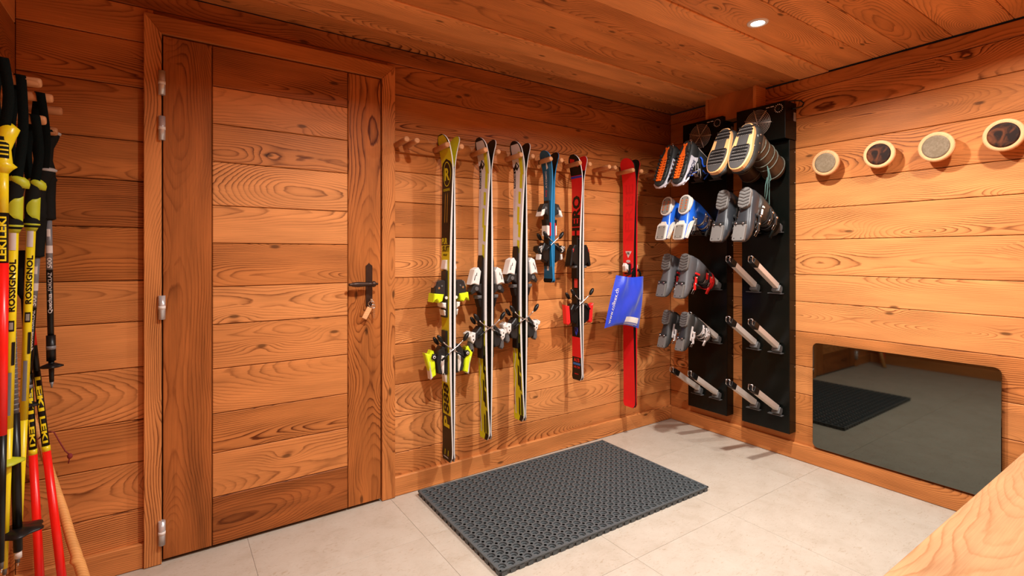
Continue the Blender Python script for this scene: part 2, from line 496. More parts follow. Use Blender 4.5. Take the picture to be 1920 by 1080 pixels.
def baseboard(name, L, cx, w, label, h=0.094, th=0.018):
    o = plank(name, rect(L, h), th, frame((*cx, h / 2 + 0.001), **w), None, -0.1 if w is RIGHT else 0.1, ch=0.003)
    return tag(o, label, 'baseboard', kind='structure')
bb = 0.018
baseboard('baseboard_back', WX - DX1, ((WX + DX1) / 2, WY - bb), BACK, 'larch baseboard under the hanging skis')
baseboard('baseboard_left_of_door', DX0 - WXL, ((DX0 + WXL) / 2, WY - bb), BACK, 'short larch baseboard between the poles and the door')
baseboard('baseboard_right', WY - WYN - bb, (WX - bb, (WY + WYN - bb) / 2), RIGHT, 'larch baseboard below the boot dryers and the dark glass panel')
baseboard('baseboard_left', WY - WYN - bb, (WXL + bb, (WY + WYN - bb) / 2), LEFT, 'larch baseboard under the ski poles')

# boxed duct over the dryers and its cover strip
duct = thing('trim_1', (WX, 1.86, 2.06), 'small boarded box under the ceiling between the two boot dryers', 'trim', kind='structure')
mb = MB(); mb.box((WX - 0.047, 1.865, 2.144), (0.094, 0.315, 0.166))
o = put(mb.build('box_board', LARCH), duct); o['tone'] = -0.2
mb = MB(); mb.box((WX - 0.053, 1.698, 2.144), (0.112, 0.02, 0.166), ch=0.002)
o = put(mb.build('corner_strip', LARCH), duct); o['tone'] = 0.2
mb = MB(); mb.box((WX - 0.055, 2.026, 2.144), (0.112, 0.016, 0.166), ch=0.002)
o = put(mb.build('corner_strip', LARCH), duct); o['tone'] = 0.2

# ------------------------------------------------------------------ door
CW = 0.060   # casing face width left
trim = thing('trim_2', (0.42, WY, 0), 'mitred larch casing around the plank door', 'casing', kind='structure')
PJ = 0.028
lx0, lx1, lz1 = -0.016, 0.857, 2.052
def casing(polyw, M4, tone):
    inv = M4.inverted()
    p = [tuple((inv @ Vector((x, WY, z)))[:2]) for x, z in polyw]
    o = plank('casing_board', p, PJ + 0.02, M4, None, tone, ch=0.002)
    put(o, trim); o.matrix_parent_inverse = Matrix.Translation(trim.location).inverted(); return o
casing([(DX0, 0.002), (DX0, DZ1), (lx0 - .003, lz1 + .003), (lx0 - .003, 0.002)], frame(((DX0 + lx0) / 2, WY - PJ, 1.05), **VERT), 0.05)
casing([(DX1, 0.002), (DX1, DZ1), (lx1 + .003, lz1 + .003), (lx1 + .003, 0.002)], frame(((DX1 + lx1) / 2, WY - PJ, 1.05), **VERT), -0.05)
casing([(DX0, DZ1), (DX1, DZ1), (lx1 + .003, lz1 + .003), (lx0 - .003, lz1 + .003)], frame((0.42, WY - PJ, 2.09), **BACK), -0.3)

door = thing('door_1', (lx0, WY, 0), 'larch plank door with two wide stiles', 'door', kind='structure')
DF = WY - 0.020   # face of the leaf
mb = MB(); mb.box(((lx0 + lx1) / 2, WY + 0.004, 1.03), (lx1 - lx0 - .004, 0.022, 2.03)); put(mb.build('core', DARKBACK), door)
def dplank(name, x0, x1, z0, z1, vert, tone):
    w = VERT if vert else BACK
    L, W = (z1 - z0, x1 - x0) if vert else (x1 - x0, z1 - z0)
    o = plank(name, rect(L - GAP, W - GAP), 0.014, frame(((x0 + x1) / 2, DF, (z0 + z1) / 2), **w), None, tone)
    return put(o, door)
sx0, sx1 = 0.150, 0.697
dplank('stile', lx0, sx0, 0.012, lz1, True, -0.62)
dplank('stile', sx1, lx1, 0.012, lz1, True, -0.55)
dj = [0.012, 0.208, 0.388, 0.549, 0.732, 0.913, 1.067, 1.246, 1.400, 1.579, 1.734, 1.887, lz1]
dt = [-.4, .1, -.15, .1, .05, .25, .35, .0, .35, .2, .15, .15, -.5]
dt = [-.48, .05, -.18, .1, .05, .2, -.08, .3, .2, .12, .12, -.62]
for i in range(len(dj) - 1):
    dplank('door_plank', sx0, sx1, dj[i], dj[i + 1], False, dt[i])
for hz in (1.862, 1.687, 0.995, 0.125):
    hp = MB(); x = lx0 - 0.002; y = DF - 0.014
    hp.cyl((x, y, hz - 0.046), (x, y, hz + 0.046), 0.0115, n=16)
    hp.box((x, y + 0.010, hz), (0.014, 0.02, 0.088))
    h = put(hp.build('hinge', M('hinge_steel', (.60, .60, .61), .22, .45)), door)
    rg = MB(); rg.cyl((x, y, hz - 0.006), (x, y, hz + 0.006), 0.0122, n=16)
    r_ = rg.build('ring', WHITEPLASTIC); r_.parent = h
# handle
hx, hz0 = 0.797, 1.06
mb = MB()
pl = [(-.016, -.095), (-.010, -.103), (0, -.110), (.010, -.103), (.016, -.095), (.016, .095), (.010, .100), (.005, .103), (0, .110), (-.005, .103), (-.010, .100), (-.016, .095)]
mb.prism(pl, 0, 0.004, lambda x, y, z: (hx + x, DF - z, 1.05 + y), ch=0.001)
mb.cyl((hx, DF - .005, 1.13), (hx, DF - .002, 1.13), 0.004, n=8); mb.cyl((hx, DF - .005, .965), (hx, DF - .002, .965), 0.004, n=8)
put(mb.build('handle_plate', BRONZE), door)
mb = MB()
mb.cyl((hx + .004, DF - .003, hz0), (hx + .004, DF - .045, hz0), 0.010, 0.008)
mb.lathe((hx + .030, DF - .045, hz0), (-1, 0, 0), [(0, .002), (.004, .006), (.010, .005), (.014, .012), (.022, .015), (.030, .012), (.036, .008), (.050, .009), (.075, .0115), (.10, .0125), (.122, .010), (.130, .006), (.134, .0075), (.140, .004)], n=16)
put(mb.build('lever', BRONZE), door)
# keys hanging in the lock
kx, kz = 0.800, 0.985
keys = thing('key', (kx, DF - .004, kz), 'steel keys with a pale wooden tag hanging in the door lock', 'keys')
mb = MB(); mb.cyl((kx, DF - .004, kz), (kx, DF - .020, kz), 0.003, n=8); mb.torus((kx, DF - .026, kz - .004), (1, 0, 0), .010, .0025, 16)
put(mb.build('lock_key', STEEL), keys)
mb = MB(); mb.torus((kx, DF - .028, kz - .020), (0.5, 1, 0), .014, .0014, 20)
put(mb.build('ring', STEEL), keys)
mb = MB(); mb.box((kx + .012, DF - .026, kz - .062), (.006, .002, .055)); mb.torus((kx + .010, DF - .026, kz - .032), (0, 1, 0), .009, .002, 14)
for q in range(4): mb.box((kx + .017, DF - .026, kz - .055 - q * .009), (.006, .002, .004))
put(mb.build('spare_key', STEEL), keys)
mb = MB(); R = Matrix.Rotation(math.radians(28), 3, 'Y')
mb.box((kx - .022, DF - .028, kz - .062), (.024, .006, .058), R=R, ch=.002)
put(mb.build('tag', PALE), keys)

# ------------------------------------------------------------------ bench
bench = thing('bench', (1.9, 0.1, 0), 'larch bench with a thick seat in the near right corner', 'bench')
BZ = 0.45
for y0, y1, tn in ((0.190, 0.484, -0.05), (-0.10, 0.187, -0.2), (WYN + 0.01, -0.103, 0.0)):
    o = plank('seat_board', rect(WX - 0.02 - 0.75, y1 - y0), 0.045, frame(((WX - .02 + 0.75) / 2, (y0 + y1) / 2, BZ), (1, 0, 0), (0, 0, 1)), None, tn, BENCHWOOD, ch=0.003)
    put(o, bench)
for x in (0.85, 1.9, 2.95):
    mb = MB(); mb.box((x, -0.0, 0.2025), (0.045, 0.80, 0.405), ch=.002)
    o = put(mb.build('leg_panel', LARCH), bench); o['tone'] = 0.0

# ------------------------------------------------------------------ ceiling downlights
def downlight(x, y, w, label):
    t = thing('downlight', (x, y, H), label, 'downlight', 'recessed ceiling downlights')
    mb = MB()
    mb.lathe((0, 0, 0), (0, 0, -1), [(0.0, .026), (0.002, .026), (0.006, .030), (0.007, .038), (0.004, .043), (0.0, .044)], n=32, cap=False)
    mb.build('rim', M('lamp_rim', (0.75, 0.73, 0.70), 0.3), t)
    m, nt, b = newmat('lamp_glow')
    b.inputs['Emission Color'].default_value = (1, .97, .92, 1); b.inputs['Emission Strength'].default_value = 14
    g = MB(); g.lathe((0, 0, 0), (0, 0, -1), [(-0.0005, .027), (0.003, .0265)], n=28); g.build('lens', m, t)
    ld = bpy.data.lights.new('lamp', 'AREA'); ld.shape = 'DISK'; ld.size = 0.075; ld.energy = w; ld.color = LAMP_COLOR; ld.spread = math.radians(155)
    lo = bpy.data.objects.new('lamp', ld); C.objects.link(lo); lo.parent = t; lo.location = (0, 0, -0.012)
    return t
names = ['round recessed downlight shining in the boarded ceiling above the floor mat and dryers',
         'round recessed downlight in the ceiling in front of the door',
         'round recessed downlight in the ceiling above the bench',
         'added unseen round downlight in the ceiling near the ski pole wall']
for (x, y, w), nm in zip(LAMPS, names): downlight(x, y, w, nm)

# ------------------------------------------------------------------ rubber ring mat
def floor_mat():
    cx, cy_, ang = 1.649, 1.944, math.radians(-0.9)
    W2, D2, TOP = 1.249, 0.770, 0.022
    t = thing('ring_mat', (cx, cy_, 0), 'dark grey rubber ring mat lying on the tiled floor below the skis', 'doormat')
    t.rotation_euler.z = ang
    mb = MB(); nx, ny = 31, 19
    x0, y0 = -W2 / 2 + .006, -D2 / 2 + .006
    px, py = (W2 - .012) / nx, (D2 - .012) / ny
    K = 16; sr = 0.0068
    for j in range(ny):
        for i in range(nx):
            X = x0 + (i + .5) * px; Y = y0 + (j + .5) * py
            out = []
            for q in range(4):       # square cell, corners notched round the small holes
                sx, sy = ((1, 1), (-1, 1), (-1, -1), (1, -1))[q]
                edge = (i == 0 and sx < 0) or (i == nx - 1 and sx > 0) or (j == 0 and sy < 0) or (j == ny - 1 and sy > 0)
                cx_, cy2 = sx * px / 2, sy * py / 2
                a0 = math.radians((270, 0, 90, 180)[q])
                for w in (0, .5, 1):
                    a = a0 - w * PI / 2
                    if edge: p = (cx_, cy2) if w == .5 else ((cx_, cy2 - sy * sr) if (w == 0) == (sx * sy > 0) else (cx_ - sx * sr, cy2))
                    else: p = (cx_ + sr * math.cos(a), cy2 + sr * math.sin(a))
                    out.append(p)
                nxt = ((-1, 1), (-1, -1), (1, -1), (1, 1))[q]
                out.append(((sx + nxt[0]) * px / 4, (sy + nxt[1]) * py / 4))
            ang_ = [math.atan2(p[1], p[0]) for p in out]
            rad = .0160
            L0 = [(X + p[0], Y + p[1], TOP) for p in out]
            lv = [L0]
            for rr_, zz_ in ((rad, TOP), (rad * .96, TOP - .006), (rad * .74, TOP - .007), (rad * .70, TOP - .013), (rad * .50, TOP - .014), (rad * .46, .002)):
                lv.append([(X + rr_ * math.cos(a), Y + rr_ * math.sin(a), zz_) for a in ang_])
            vs = [p for l in lv for p in l]; fs = []
            for l in range(len(lv) - 1):
                for q in range(K):
                    a = l * K + q; b = l * K + (q + 1) % K
                    fs.append((a, b, b + K, a + K))
            mb.add(vs, fs)
    mb.build('ring_lattice', RUBBER, t, fix=False)
    fr = MB()
    for sy in (-1, 1): fr.box((0, sy * (D2 / 2 - .004), TOP - .003), (W2, .008, .007))
    for sx in (-1, 1): fr.box((sx * (W2 / 2 - .004), 0, TOP - .003), (.008, D2, .007))
    for sy in (-1, 1): fr.box((0, sy * (D2 / 2 - .007), .009), (W2 - .012, .004, .018))
    for sx in (-1, 1): fr.box((sx * (W2 / 2 - .007), 0, .009), (.004, D2 - .012, .018))
    n = 31
    for i in range(n):
        x = -W2 / 2 + (i + .5) * W2 / n
        for sy in (-1, 1): fr.box((x, sy * (D2 / 2 - .003), .0095), (.024, .006, .019))
    n = 19
    for i in range(n):
        y = -D2 / 2 + (i + .5) * D2 / n
        for sx in (-1, 1): fr.box((sx * (W2 / 2 - .003), y, .0095), (.006, .024, .019))
    fr.build('edge_frame', RUBBER, t)
    bs = MB(); bs.box((0, 0, .001), (W2 - .02, D2 - .02, .002)); bs.build('underside', M('mat_base', (0.02, 0.021, 0.021), .8), t)
floor_mat()

# ------------------------------------------------------------------ dark glass panel on the right wall
m, nt, b = newmat('dark_glass'); MIRROR = m
b.inputs['Base Color'].default_value = (0.130, 0.142, 0.128, 1); b.inputs['Metallic'].default_value = 1.0; b.inputs['Roughness'].default_value = 0.02
N_ = nt.nodes; n_ = N_.new('ShaderNodeTexNoise'); n_.inputs['Scale'].default_value = 900
r_ = N_.new('ShaderNodeMapRange'); r_.inputs[3].default_value = 0.015; r_.inputs[4].default_value = 0.05
nt.links.new(n_.outputs['Fac'], r_.inputs[0]); nt.links.new(r_.outputs[0], b.inputs['Roughness'])
gp = thing('glass_panel', (WX, 1.008, 0.11), 'large dark mirror-glass panel with rounded corners low on the right wall', 'panel')
mb = MB(); mb.prism(rrect(0.788, 0.592, 0.028), 0, 0.012, lambda x, y, z: (WX - 0.012 - z, 1.009 - x, 0.402 + y), ch=0.002)
put(mb.build('glass_pane', MIRROR), gp)
mb = MB(); mb.box((WX - .006, 1.009, .402), (.012, .60, .42)); put(mb.build('wall_mount', BLACKPLASTIC), gp)

# ------------------------------------------------------------------ round wall knobs
def hide_mat(name, c0, c1, sc):
    m, nt, b = newmat(name); N, L = nt.nodes, nt.links
    tc = N.new('ShaderNodeTexCoord'); n = N.new('ShaderNodeTexNoise'); n.inputs['Scale'].default_value = sc; n.inputs['Detail'].default_value = 5; n.inputs['Distortion'].default_value = 1.5
    r = N.new('ShaderNodeValToRGB'); r.color_ramp.elements[0].position = .42; r.color_ramp.elements[1].position = .68
    r.color_ramp.elements[0].color = (*c0, 1); r.color_ramp.elements[1].color = (*c1, 1)
    L.new(tc.outputs['Object'], n.inputs['Vector']); L.new(n.outputs['Fac'], r.inputs[0]); L.new(r.outputs[0], b.inputs['Base Color'])
    b.inputs['Roughness'].default_value = .6; b.inputs['Specular IOR Level'].default_value = .15; return m
HIDE = hide_mat('brown_hide', (0.018, 0.008, 0.005), (0.16, 0.045, 0.015), 18)
FELT = hide_mat('taupe_felt', (0.19, 0.14, 0.085), (0.25, 0.19, 0.125), 60)
for (y, z, dark, lab) in ((1.315, 1.703, 0, 'round wooden wall knob with taupe felt face, nearest the boot dryers'),
                          (1.063, 1.709, 1, 'round wooden wall knob with dark hide face, between the two taupe knobs'),
                          (0.832, 1.706, 0, 'round wooden wall knob with taupe felt face, between the two dark-faced knobs'),
                          (0.600, 1.716, 1, 'round wooden wall knob with dark hide face, rightmost of the four')):
    t = thing('wall_knob', (WX, y, z), lab, 'wall knob', 'round knobs on the right wall')
    mb = MB(); mb.lathe((0, 0, 0), (-1, 0, 0), [(0, .022), (.042, .022), (.046, .060), (.052, .0685), (.064, .0705), (.072, .0685), (.0735, .060), (.0725, .0535)], n=40)
    o = mb.build('wooden_rim', PALE, t)
    mb = MB(); mb.lathe((0, 0, 0), (-1, 0, 0), [(.070, .054), (.0738, .0535), (.0742, .045), (.0744, .002)], n=40)
    mb.build('face', HIDE if dark else FELT, t)

# ------------------------------------------------------------------ peg rails
XC = [0.957, 1.184, 1.405, 1.631, 1.839, 2.061, 2.290, 2.519, 2.747]
PZ = 1.738
rail = thing('peg_rail', (1.9, WY, 1.71), 'long larch rail with paired round pegs holding the skis', 'peg rail')
o = plank('rail_board', rect(WX - DX1 - 0.10, 0.078), 0.018, frame(((WX - 0.10 + DX1) / 2, WY - .018, 1.748), **BACK), None, -0.15, ch=.002); put(o, rail)
PEGX = 0.040
for i, xc in enumerate(XC):
    for sx in (-1, 1):
        dx = PEGX * (0.65 if i in (0, 6) else 1.0)
        mb = MB(); p0 = Vector((0, -.018, 0)); p1 = Vector((0, -.165, .006))
        mb.lathe(p0, p1 - p0, [(0, .0140), (.140, .0140), (.1455, .0125), (.147, .0095)], n=18)
        o = mb.build('peg', PALE); o['tone'] = -0.25
        o.location = (xc + sx * dx, WY, PZ); put(o, rail)
lrail = thing('peg_rail', (WXL, 2.1, 1.6), 'larch rail with short wooden pegs holding the ski poles', 'peg rail')
o = plank('rail_board', rect(0.9, 0.15), 0.016, frame((WXL + .016, 1.95, 1.645), **LEFT), None, -0.2, ch=.002); put(o, lrail)
for (y, z) in ((1.955, 1.688), (2.129, 1.688), (2.30, 1.688), (2.02, 1.595), (2.21, 1.60)):
    mb = MB(); mb.lathe((0, 0, 0), (1, 0, 0.02), [(.014, .0135), (.128, .0135), (.134, .012), (.136, .009)], n=18)
    o = mb.build('peg', PALE); o['tone'] = -0.2; o.location = (WXL, y, z); put(o, lrail)

# ------------------------------------------------------------------ skis
def sstep(a, b, x):
    t = min(1, max(0, (x - a) / (b - a))); return t * t * (3 - 2 * t)

class Ski:
    """local frame: z from tail to tip, y across (towards the wall), x = outward normal times s"""
    def __init__(k, name, xc, z0, z1, s, wt, ww, wl, label, cat='ski', camber=0.004, y0=2.305, th=0.017, side=None, base=None, top=None, tipnotch=False, group=None):
        k.L = z1 - z0; k.s = s; k.wt, k.ww, k.wl, k.camber, k.th = wt, ww, wl, camber, th
        k.t = thing(name, (xc, y0, z0), label, cat, group)
        n = 72
        zs = [k.L * (i / n) for i in range(n + 1)]
        k.tl = .052 if wt > .1 else .042
        zs = [z for z in zs if z < k.L - k.tl - .004] + [k.L - k.tl + k.tl * math.sin(PI / 2 * i / 10) for i in range(11)]
        k.zs = zs
        rings = []
        for z in zs:
            h = k.hw(z); b = k.xb(z); t = b + k.thk(z)
            rings.append([(s * b, -h, z), (s * t, -h * .97, z), (s * t, h * .97, z), (s * b, h, z)])
        mb = MB(); mb.loft(rings, True, 0, False); mb.build('core', side or SIDE, k.t)
        k.strip('base', [(-1, 1)], 0, k.L, base or BASEB, under=True)
        if top: k.strip('topsheet', [(-1, 1)], 0, k.L, top, e=.0005)
    def hw(k, z):
        t = z / k.L
        if t < .45: w = k.ww + (k.wl - k.ww) * ((.45 - t) / .45) ** 2
        else: w = k.ww + (k.wt - k.ww) * (min(1, (t - .45) / .47)) ** 2
        h = w / 2
        if z > k.L - k.tl: h *= math.sqrt(max(0, 1 - ((z - k.L + k.tl) / (k.tl * 1.002)) ** 2)) * .96 + .04
        if t < .015: h *= .72 + .28 * math.sqrt(t / .015)
        return h
    def xb(k, z):
        t = z / k.L
        c = k.camber * math.sin(PI * min(1, max(0, (t - .03) / .86))) ** .7 + .0006
        d = z - (k.L - .24)
        if d > 0: c += .042 * (d / .24) ** 2.4
        if t < .05: c += .006 * ((.05 - t) / .05) ** 2
        return c
    def thk(k, z):
        t = z / k.L
        return .0045 + (k.th - .0045) * sstep(0, .38, t) * (1 - sstep(.62, .95, t)) + .0015 * (1 - t)
    def S(k, y, z, e=.0009):
        z = min(max(z, 0), k.L)
        return (k.s * (k.xb(z) + k.thk(z) + e), y, z)
    def strip(k, name, spans, z0, z1, mat, e=.0009, under=False, parent=None):
        """patch over the (fraction of half width) spans"""
        mb = MB()
        zs = [z0] + [z for z in k.zs if z0 < z < z1] + [z1]
        for a, b in spans:
            r = []
            for z in zs:
                h = k.hw(z) * .965
                if under: q = .0004 if name == 'base' else .0008; r.append([(k.s * (k.xb(z) - q), h * a, z), (k.s * (k.xb(z) - q), h * b, z)])
                else: r.append([k.S(h * a, z, e), k.S(h * b, z, e)])
            mb.loft(r, False, 0, False, closed=False)
        return mb.build(name, mat, parent or k.t)
    def poly(k, pts, mat, name='print', e=.0012):
        """pts: (fraction of half width, z)"""
        mb = MB(); mb.add([k.S(a * k.hw(z) * .965, z, e) for a, z in pts], [tuple(range(len(pts)))]); return mb.build(name, mat, k.t)
    def ring(k, cy_, cz, ry, rz, w, mat, e=.0014):
        mb = MB(); n = 36; r = []
        for i in range(n):
            a = 2 * PI * i / n
            r.append([k.S(cy_ + (ry - w) * math.cos(a), cz + (rz - w) * math.sin(a), e), k.S(cy_ + ry * math.cos(a), cz + rz * math.sin(a), e)])
        r.append(r[0]); mb.loft(r, False, 0, False, closed=False); return mb.build('print', mat, k.t)
    def text(k, s, z0, z1, y0, y1, mat, vertical=True, e=.0016, bold=.03, shear=0.0):
        """vertical: reads upwards from z0 to z1, letter tops towards +y; else upright, y0 (left, wall side) to y1"""
        if vertical: F = lambda a, b: k.S(y0 + (y1 - y0) * b, z0 + (z1 - z0) * (a + shear * b), e)
        else: F = lambda a, b: k.S(y0 + (y1 - y0) * a, z0 + (z1 - z0) * b, e)
        return lettering(s, F, k.t, mat, bold=bold)
    def prof(k, name, polys, z, parent=None):
        """side profiles (height over the topsheet, z) pulled out across the ski: [(poly, half width, material index)]"""
        zc = z; base = k.xb(zc) + k.thk(zc)
        mats = []; mb = MB()
        for p, hw, mat in polys:
            if mat not in mats: mats.append(mat)
            hw = hw if isinstance(hw, tuple) else (-hw, hw)
            pp = [(a, c) for a, c in p]
            mb.prism(pp, hw[0], hw[1], lambda h, q, y: (k.s * (base + h), y, zc + q), mi=mats.index(mat), ch=min(.0045, (hw[1] - hw[0]) * .2))
        return mb.build(name, mats, parent or k.t)
    def disc(k, name, h, q, z, y, r, mat, parent, d=.004):
        """round cap on the room-facing side of a binding"""
        base = k.xb(z) + k.thk(z); mb = MB()
        mb.lathe((k.s * (base + h), y + .002, z + q), (0, -1, 0), [(0, r), (d, r), (d + .001, r * .85)], n=18)
        return mb.build(name, mat, parent)
    def brake(k, z, w, mat=STEEL, foot=BLACKPLASTIC, reach=.062, up=.072):
        b = MB(); s = k.s; B = k.xb(z) + k.thk(z); feet = []
        for sy in (-1, 1):
            y = sy * (w / 2 + .006) + (0.003 if s > 0 else -0.003)
            reach, up = (reach, up) if sy < 0 else (.036, .046)
            b.tube([(s * (B + .028), y, z - .028), (s * (B + .012), y, z - .012), (s * .004, y, z + .006), (-s * (B + .004), y, z + .022), (-s * (B + .024), y, z + .038), (-s * (B + reach - .02), y, z + up - .018)], .0028, 8)
            b.tube([(s * (B + .048), y, z - .040), (s * (B + .010), y, z - .010)], .0052, 8, mi=1)
            R = Matrix.Rotation(math.radians(-s * 35), 3, 'Y')
            f = MB(); f.ell((-s * (B + reach - .008), y, z + up - .006), (.011, .012, .026), R=R); feet.append(f)
        br = b.build('brake', [mat, foot], k.t)
        for f in feet: f.build('brake_foot', foot, br)

P = lambda *a: list(a)
def bind_sport(k, zt, zh, w, wingm, levm, tall=1.0):
    """step-in binding: neon wings and heel lever"""
    toe = k.prof('toe_piece', [
        (P((0, .105), (.012, .105), (.014, -.13), (0, -.13)), .030, CHARCOAL),
        (P((.012, .055), (.030, .060), (.058, .052), (.070, .020), (.072, -.012), (.030, -.020), (.012, -.04)), .027, CHARCOAL),
        (P((.050, .058), (.066, .050), (.076, .022), (.060, .028)), .020, STEEL),
        (P((.012, -.055), (.032, -.055), (.030, -.075), (.012, -.085)), .034, WHITEPLASTIC),
        (P((.012, -.095), (.024, -.09), (.018, -.12), (.012, -.12)), .030, WHITEPLASTIC)], zt)
    k.prof('wing', [(P((.026, -.012), (.078, -.006), (.084, -.050), (.074, -.040), (.064, -.036), (.052, -.054), (.034, -.046)), .036, wingm)], zt, toe)
    nose = k.prof('nose_cap', [(P((.0, .16), (.010, .158), (.016, .115), (.0, .105)), .026, WHITEPLASTIC)], zt, toe)
    heel = k.prof('heel_piece', [
        (P((0, .12), (.012, .12), (.014, -.10), (0, -.10)), .028, CHARCOAL),
        (P((.012, .035), (.034, .045), (.052, .020), (.062, -.02), (.052, -.09), (.020, -.10), (.012, -.06)), .026, CHARCOAL),
        (P((.020, -.005), (.036, .0), (.040, -.05), (.030, -.095), (.022, -.09)), .031, WHITEPLASTIC),
        (P((.0, -.09), (.016, -.095), (.008, -.14), (0, -.145)), .022, WHITEPLASTIC)], zh)
    k.prof('heel_lever', [
        (P((.122, .018), (.098, .010), (.088, .030), (.074, .024), (.068, -.018), (.062, -.098), (.088, -.112), (.096, -.07)), .020, levm),
        (P((.102, -.02), (.094, -.025), (.080, -.108), (.090, -.116)), .022, WHITEPLASTIC),
        (P((.062, .008), (.084, .012), (.090, -.012), (.064, -.030)), .025, BLACKPLASTIC)], zh, heel)
    k.disc('pivot_cap', .077, -.004, zh, -.026, .0135, BLACKPLASTIC, heel); k.disc('pivot_ring', .077, -.004, zh, -.029, .0075, WHITEPLASTIC, heel); k.disc('pivot_pin', .077, -.004, zh, -.0305, .0042, BLACKPLASTIC, heel)
    k.disc('toe_screw', .050, .020, zt, -.027, .006, STEEL, toe); k.disc('toe_window', .034, .030, zt, -.027, .005, GREYPLASTIC, toe); k.disc('track_cap', .010, -.030, zt, -.029, .008, WHITEPLASTIC, toe)
    k.brake(zh + .02, w)

def bind_rail(k, zt, zh, w):
    """white shield toe, grey heel with pale lever on a black rail"""
    toe = k.prof('toe_piece', [
        (P((0, .13), (.008, .145), (.013, .11), (.016, -.14), (.010, -.36), (0, -.36)), .027, BLACKPLASTIC),
        (P((.014, -.005), (.062, -.012), (.080, -.045), (.072, -.060), (.040, -.042), (.014, -.060)), .026, CHARCOAL),
        (P((.014, -.066), (.040, -.066), (.038, -.084), (.014, -.084)), .028, GREYPLASTIC),
        (P((.014, -.086), (.034, -.086), (.022, -.13), (.014, -.13)), .024, BLACKPLASTIC)], zt)
    sh = k.prof('toe_shield', [(P((.034, .082), (.058, .070), (.080, -.008), (.058, -.004), (.030, -.014), (.018, .060)), .028, WHITEPLASTIC)], zt, toe)
    k.prof('shield_mark', [(P((.040, .062), (.052, .055), (.054, .036), (.042, .032)), .0288, CHARCOAL), (P((.050, .050), (.056, .045), (.064, .012), (.060, .010)), .0288, BLACKPLASTIC)], zt, sh)
    heel = k.prof('heel_piece', [
        (P((0, .13), (.012, .13), (.014, -.12), (0, -.12)), .026, BLACKPLASTIC),
        (P((.010, .045), (.022, .050), (.050, .020), (.058, -.035), (.046, -.060), (.020, -.068), (.010, -.05)), .028, CHARCOAL)], zh)
    k.prof('heel_lever', [
        (P((.082, .030), (.104, .018), (.100, .000), (.086, -.004)), .022, WHITEPLASTIC),
        (P((.052, .020), (.072, .026), (.086, .006), (.080, -.022), (.066, -.036), (.054, -.018)), .029, WHITEPLASTIC),
        (P((.062, -.03), (.080, -.03), (.082, -.072), (.070, -.086), (.056, -.074)), .020, GREYPLASTIC)], zh, heel)
    k.disc('lever_dot', .070, .006, zh, -.029, .0032, CHARCOAL, heel); k.disc('lever_dot', .067, -.014, zh, -.029, .0036, CHARCOAL, heel); k.disc('spring_cap', .030, .006, zh, -.028, .010, BLACKPLASTIC, heel); k.disc('toe_roller', .046, -.030, zt, -.026, .011, GREYPLASTIC, toe)
    k.brake(zh + .035, w)

def bind_small(k, zt, zh, w):
    toe = k.prof('toe_piece', [
        (P((0, .06), (.010, .06), (.012, -.09), (0, -.09)), .026, BLACKPLASTIC),
        (P((.010, .045), (.040, .040), (.056, .010), (.062, -.018), (.030, -.012), (.010, -.03)), .024, CHARCOAL),
        (P((.010, -.05), (.028, -.05), (.024, -.085), (.010, -.085)), .024, BLACKPLASTIC)], zt)
    k.prof('wing', [(P((.034, .012), (.056, .004), (.068, -.032), (.056, -.034), (.040, -.020)), .028, WHITEPLASTIC)], zt, toe)
    heel = k.prof('heel_piece', [
        (P((0, .09), (.010, .09), (.012, -.10), (0, -.10)), .025, BLACKPLASTIC),
        (P((.010, .02), (.040, .035), (.056, .0), (.050, -.06), (.020, -.08), (.010, -.06)), .024, BLACKPLASTIC)], zh)
    k.prof('heel_lever', [
        (P((.060, .020), (.086, .014), (.090, -.010), (.070, -.026), (.054, -.010)), .026, BLACKPLASTIC),
        (P((.056, .010), (.066, .012), (.074, -.016), (.062, -.022)), .0275, WHITEPLASTIC),
        (P((.058, -.034), (.070, -.030), (.074, -.062), (.062, -.064)), .022, WHITEPLASTIC)], zh, heel)
    for hh, qq in ((.064, .012), (.076, .008), (.068, -.006)): k.disc('coil_mark', hh, qq, zh, -.027, .0058, WHITEPLASTIC, heel); k.disc('coil_core', hh, qq, zh, -.0285, .0034, BLACKPLASTIC, heel)
    k.disc('toe_dial', .030, .014, zt, -.024, .009, GREYPLASTIC, toe)
    k.prof('riser', [(P((.002, .03), (.022, .03), (.022, -.03), (.002, -.03)), .028, WHITEPLASTIC)], (zt + zh) / 2 - .005)
    k.brake(zh + .03, w, reach=.05, up=.055)

def bind_race(k, zt, zh, w):
    toe = k.prof('toe_piece', [
        (P((0, .12), (.012, .12), (.014, -.13), (0, -.13)), .028, BLACKPLASTIC),
        (P((.012, .07), (.030, .075), (.052, .040), (.058, -.005), (.066, -.050), (.054, -.058), (.044, -.030), (.020, -.05), (.012, -.05)), .028, BLACKPLASTIC),
        (P((.012, -.052), (.030, -.052), (.030, -.066), (.012, -.066)), .030, GREYPLASTIC)], zt)
    k.prof('wing', [(P((.034, .058), (.046, .048), (.050, .022), (.040, .030)), .0295, RED)], zt, toe)
    heel = k.prof('heel_piece', [
        (P((0, .12), (.012, .12), (.014, -.11), (0, -.11)), .027, BLACKPLASTIC),
        (P((.010, .02), (.040, .030), (.060, .0), (.054, -.07), (.020, -.09), (.010, -.06)), .026, BLACKPLASTIC)], zh)
    k.prof('heel_lever', [
        (P((.096, .028), (.078, .018), (.066, .020), (.062, -.010), (.056, -.080), (.072, -.094), (.086, -.085), (.090, -.02)), .020, M('lever_red', (.85, .02, .02), .35)),
        (P((.072, -.062), (.078, -.060), (.078, -.076), (.072, -.076)), .021, BLACKPLASTIC)], zh, heel)
    k.brake(zh + .035, w, mat=STEEL)

GRP = 'skis hanging in pairs from the peg rail'
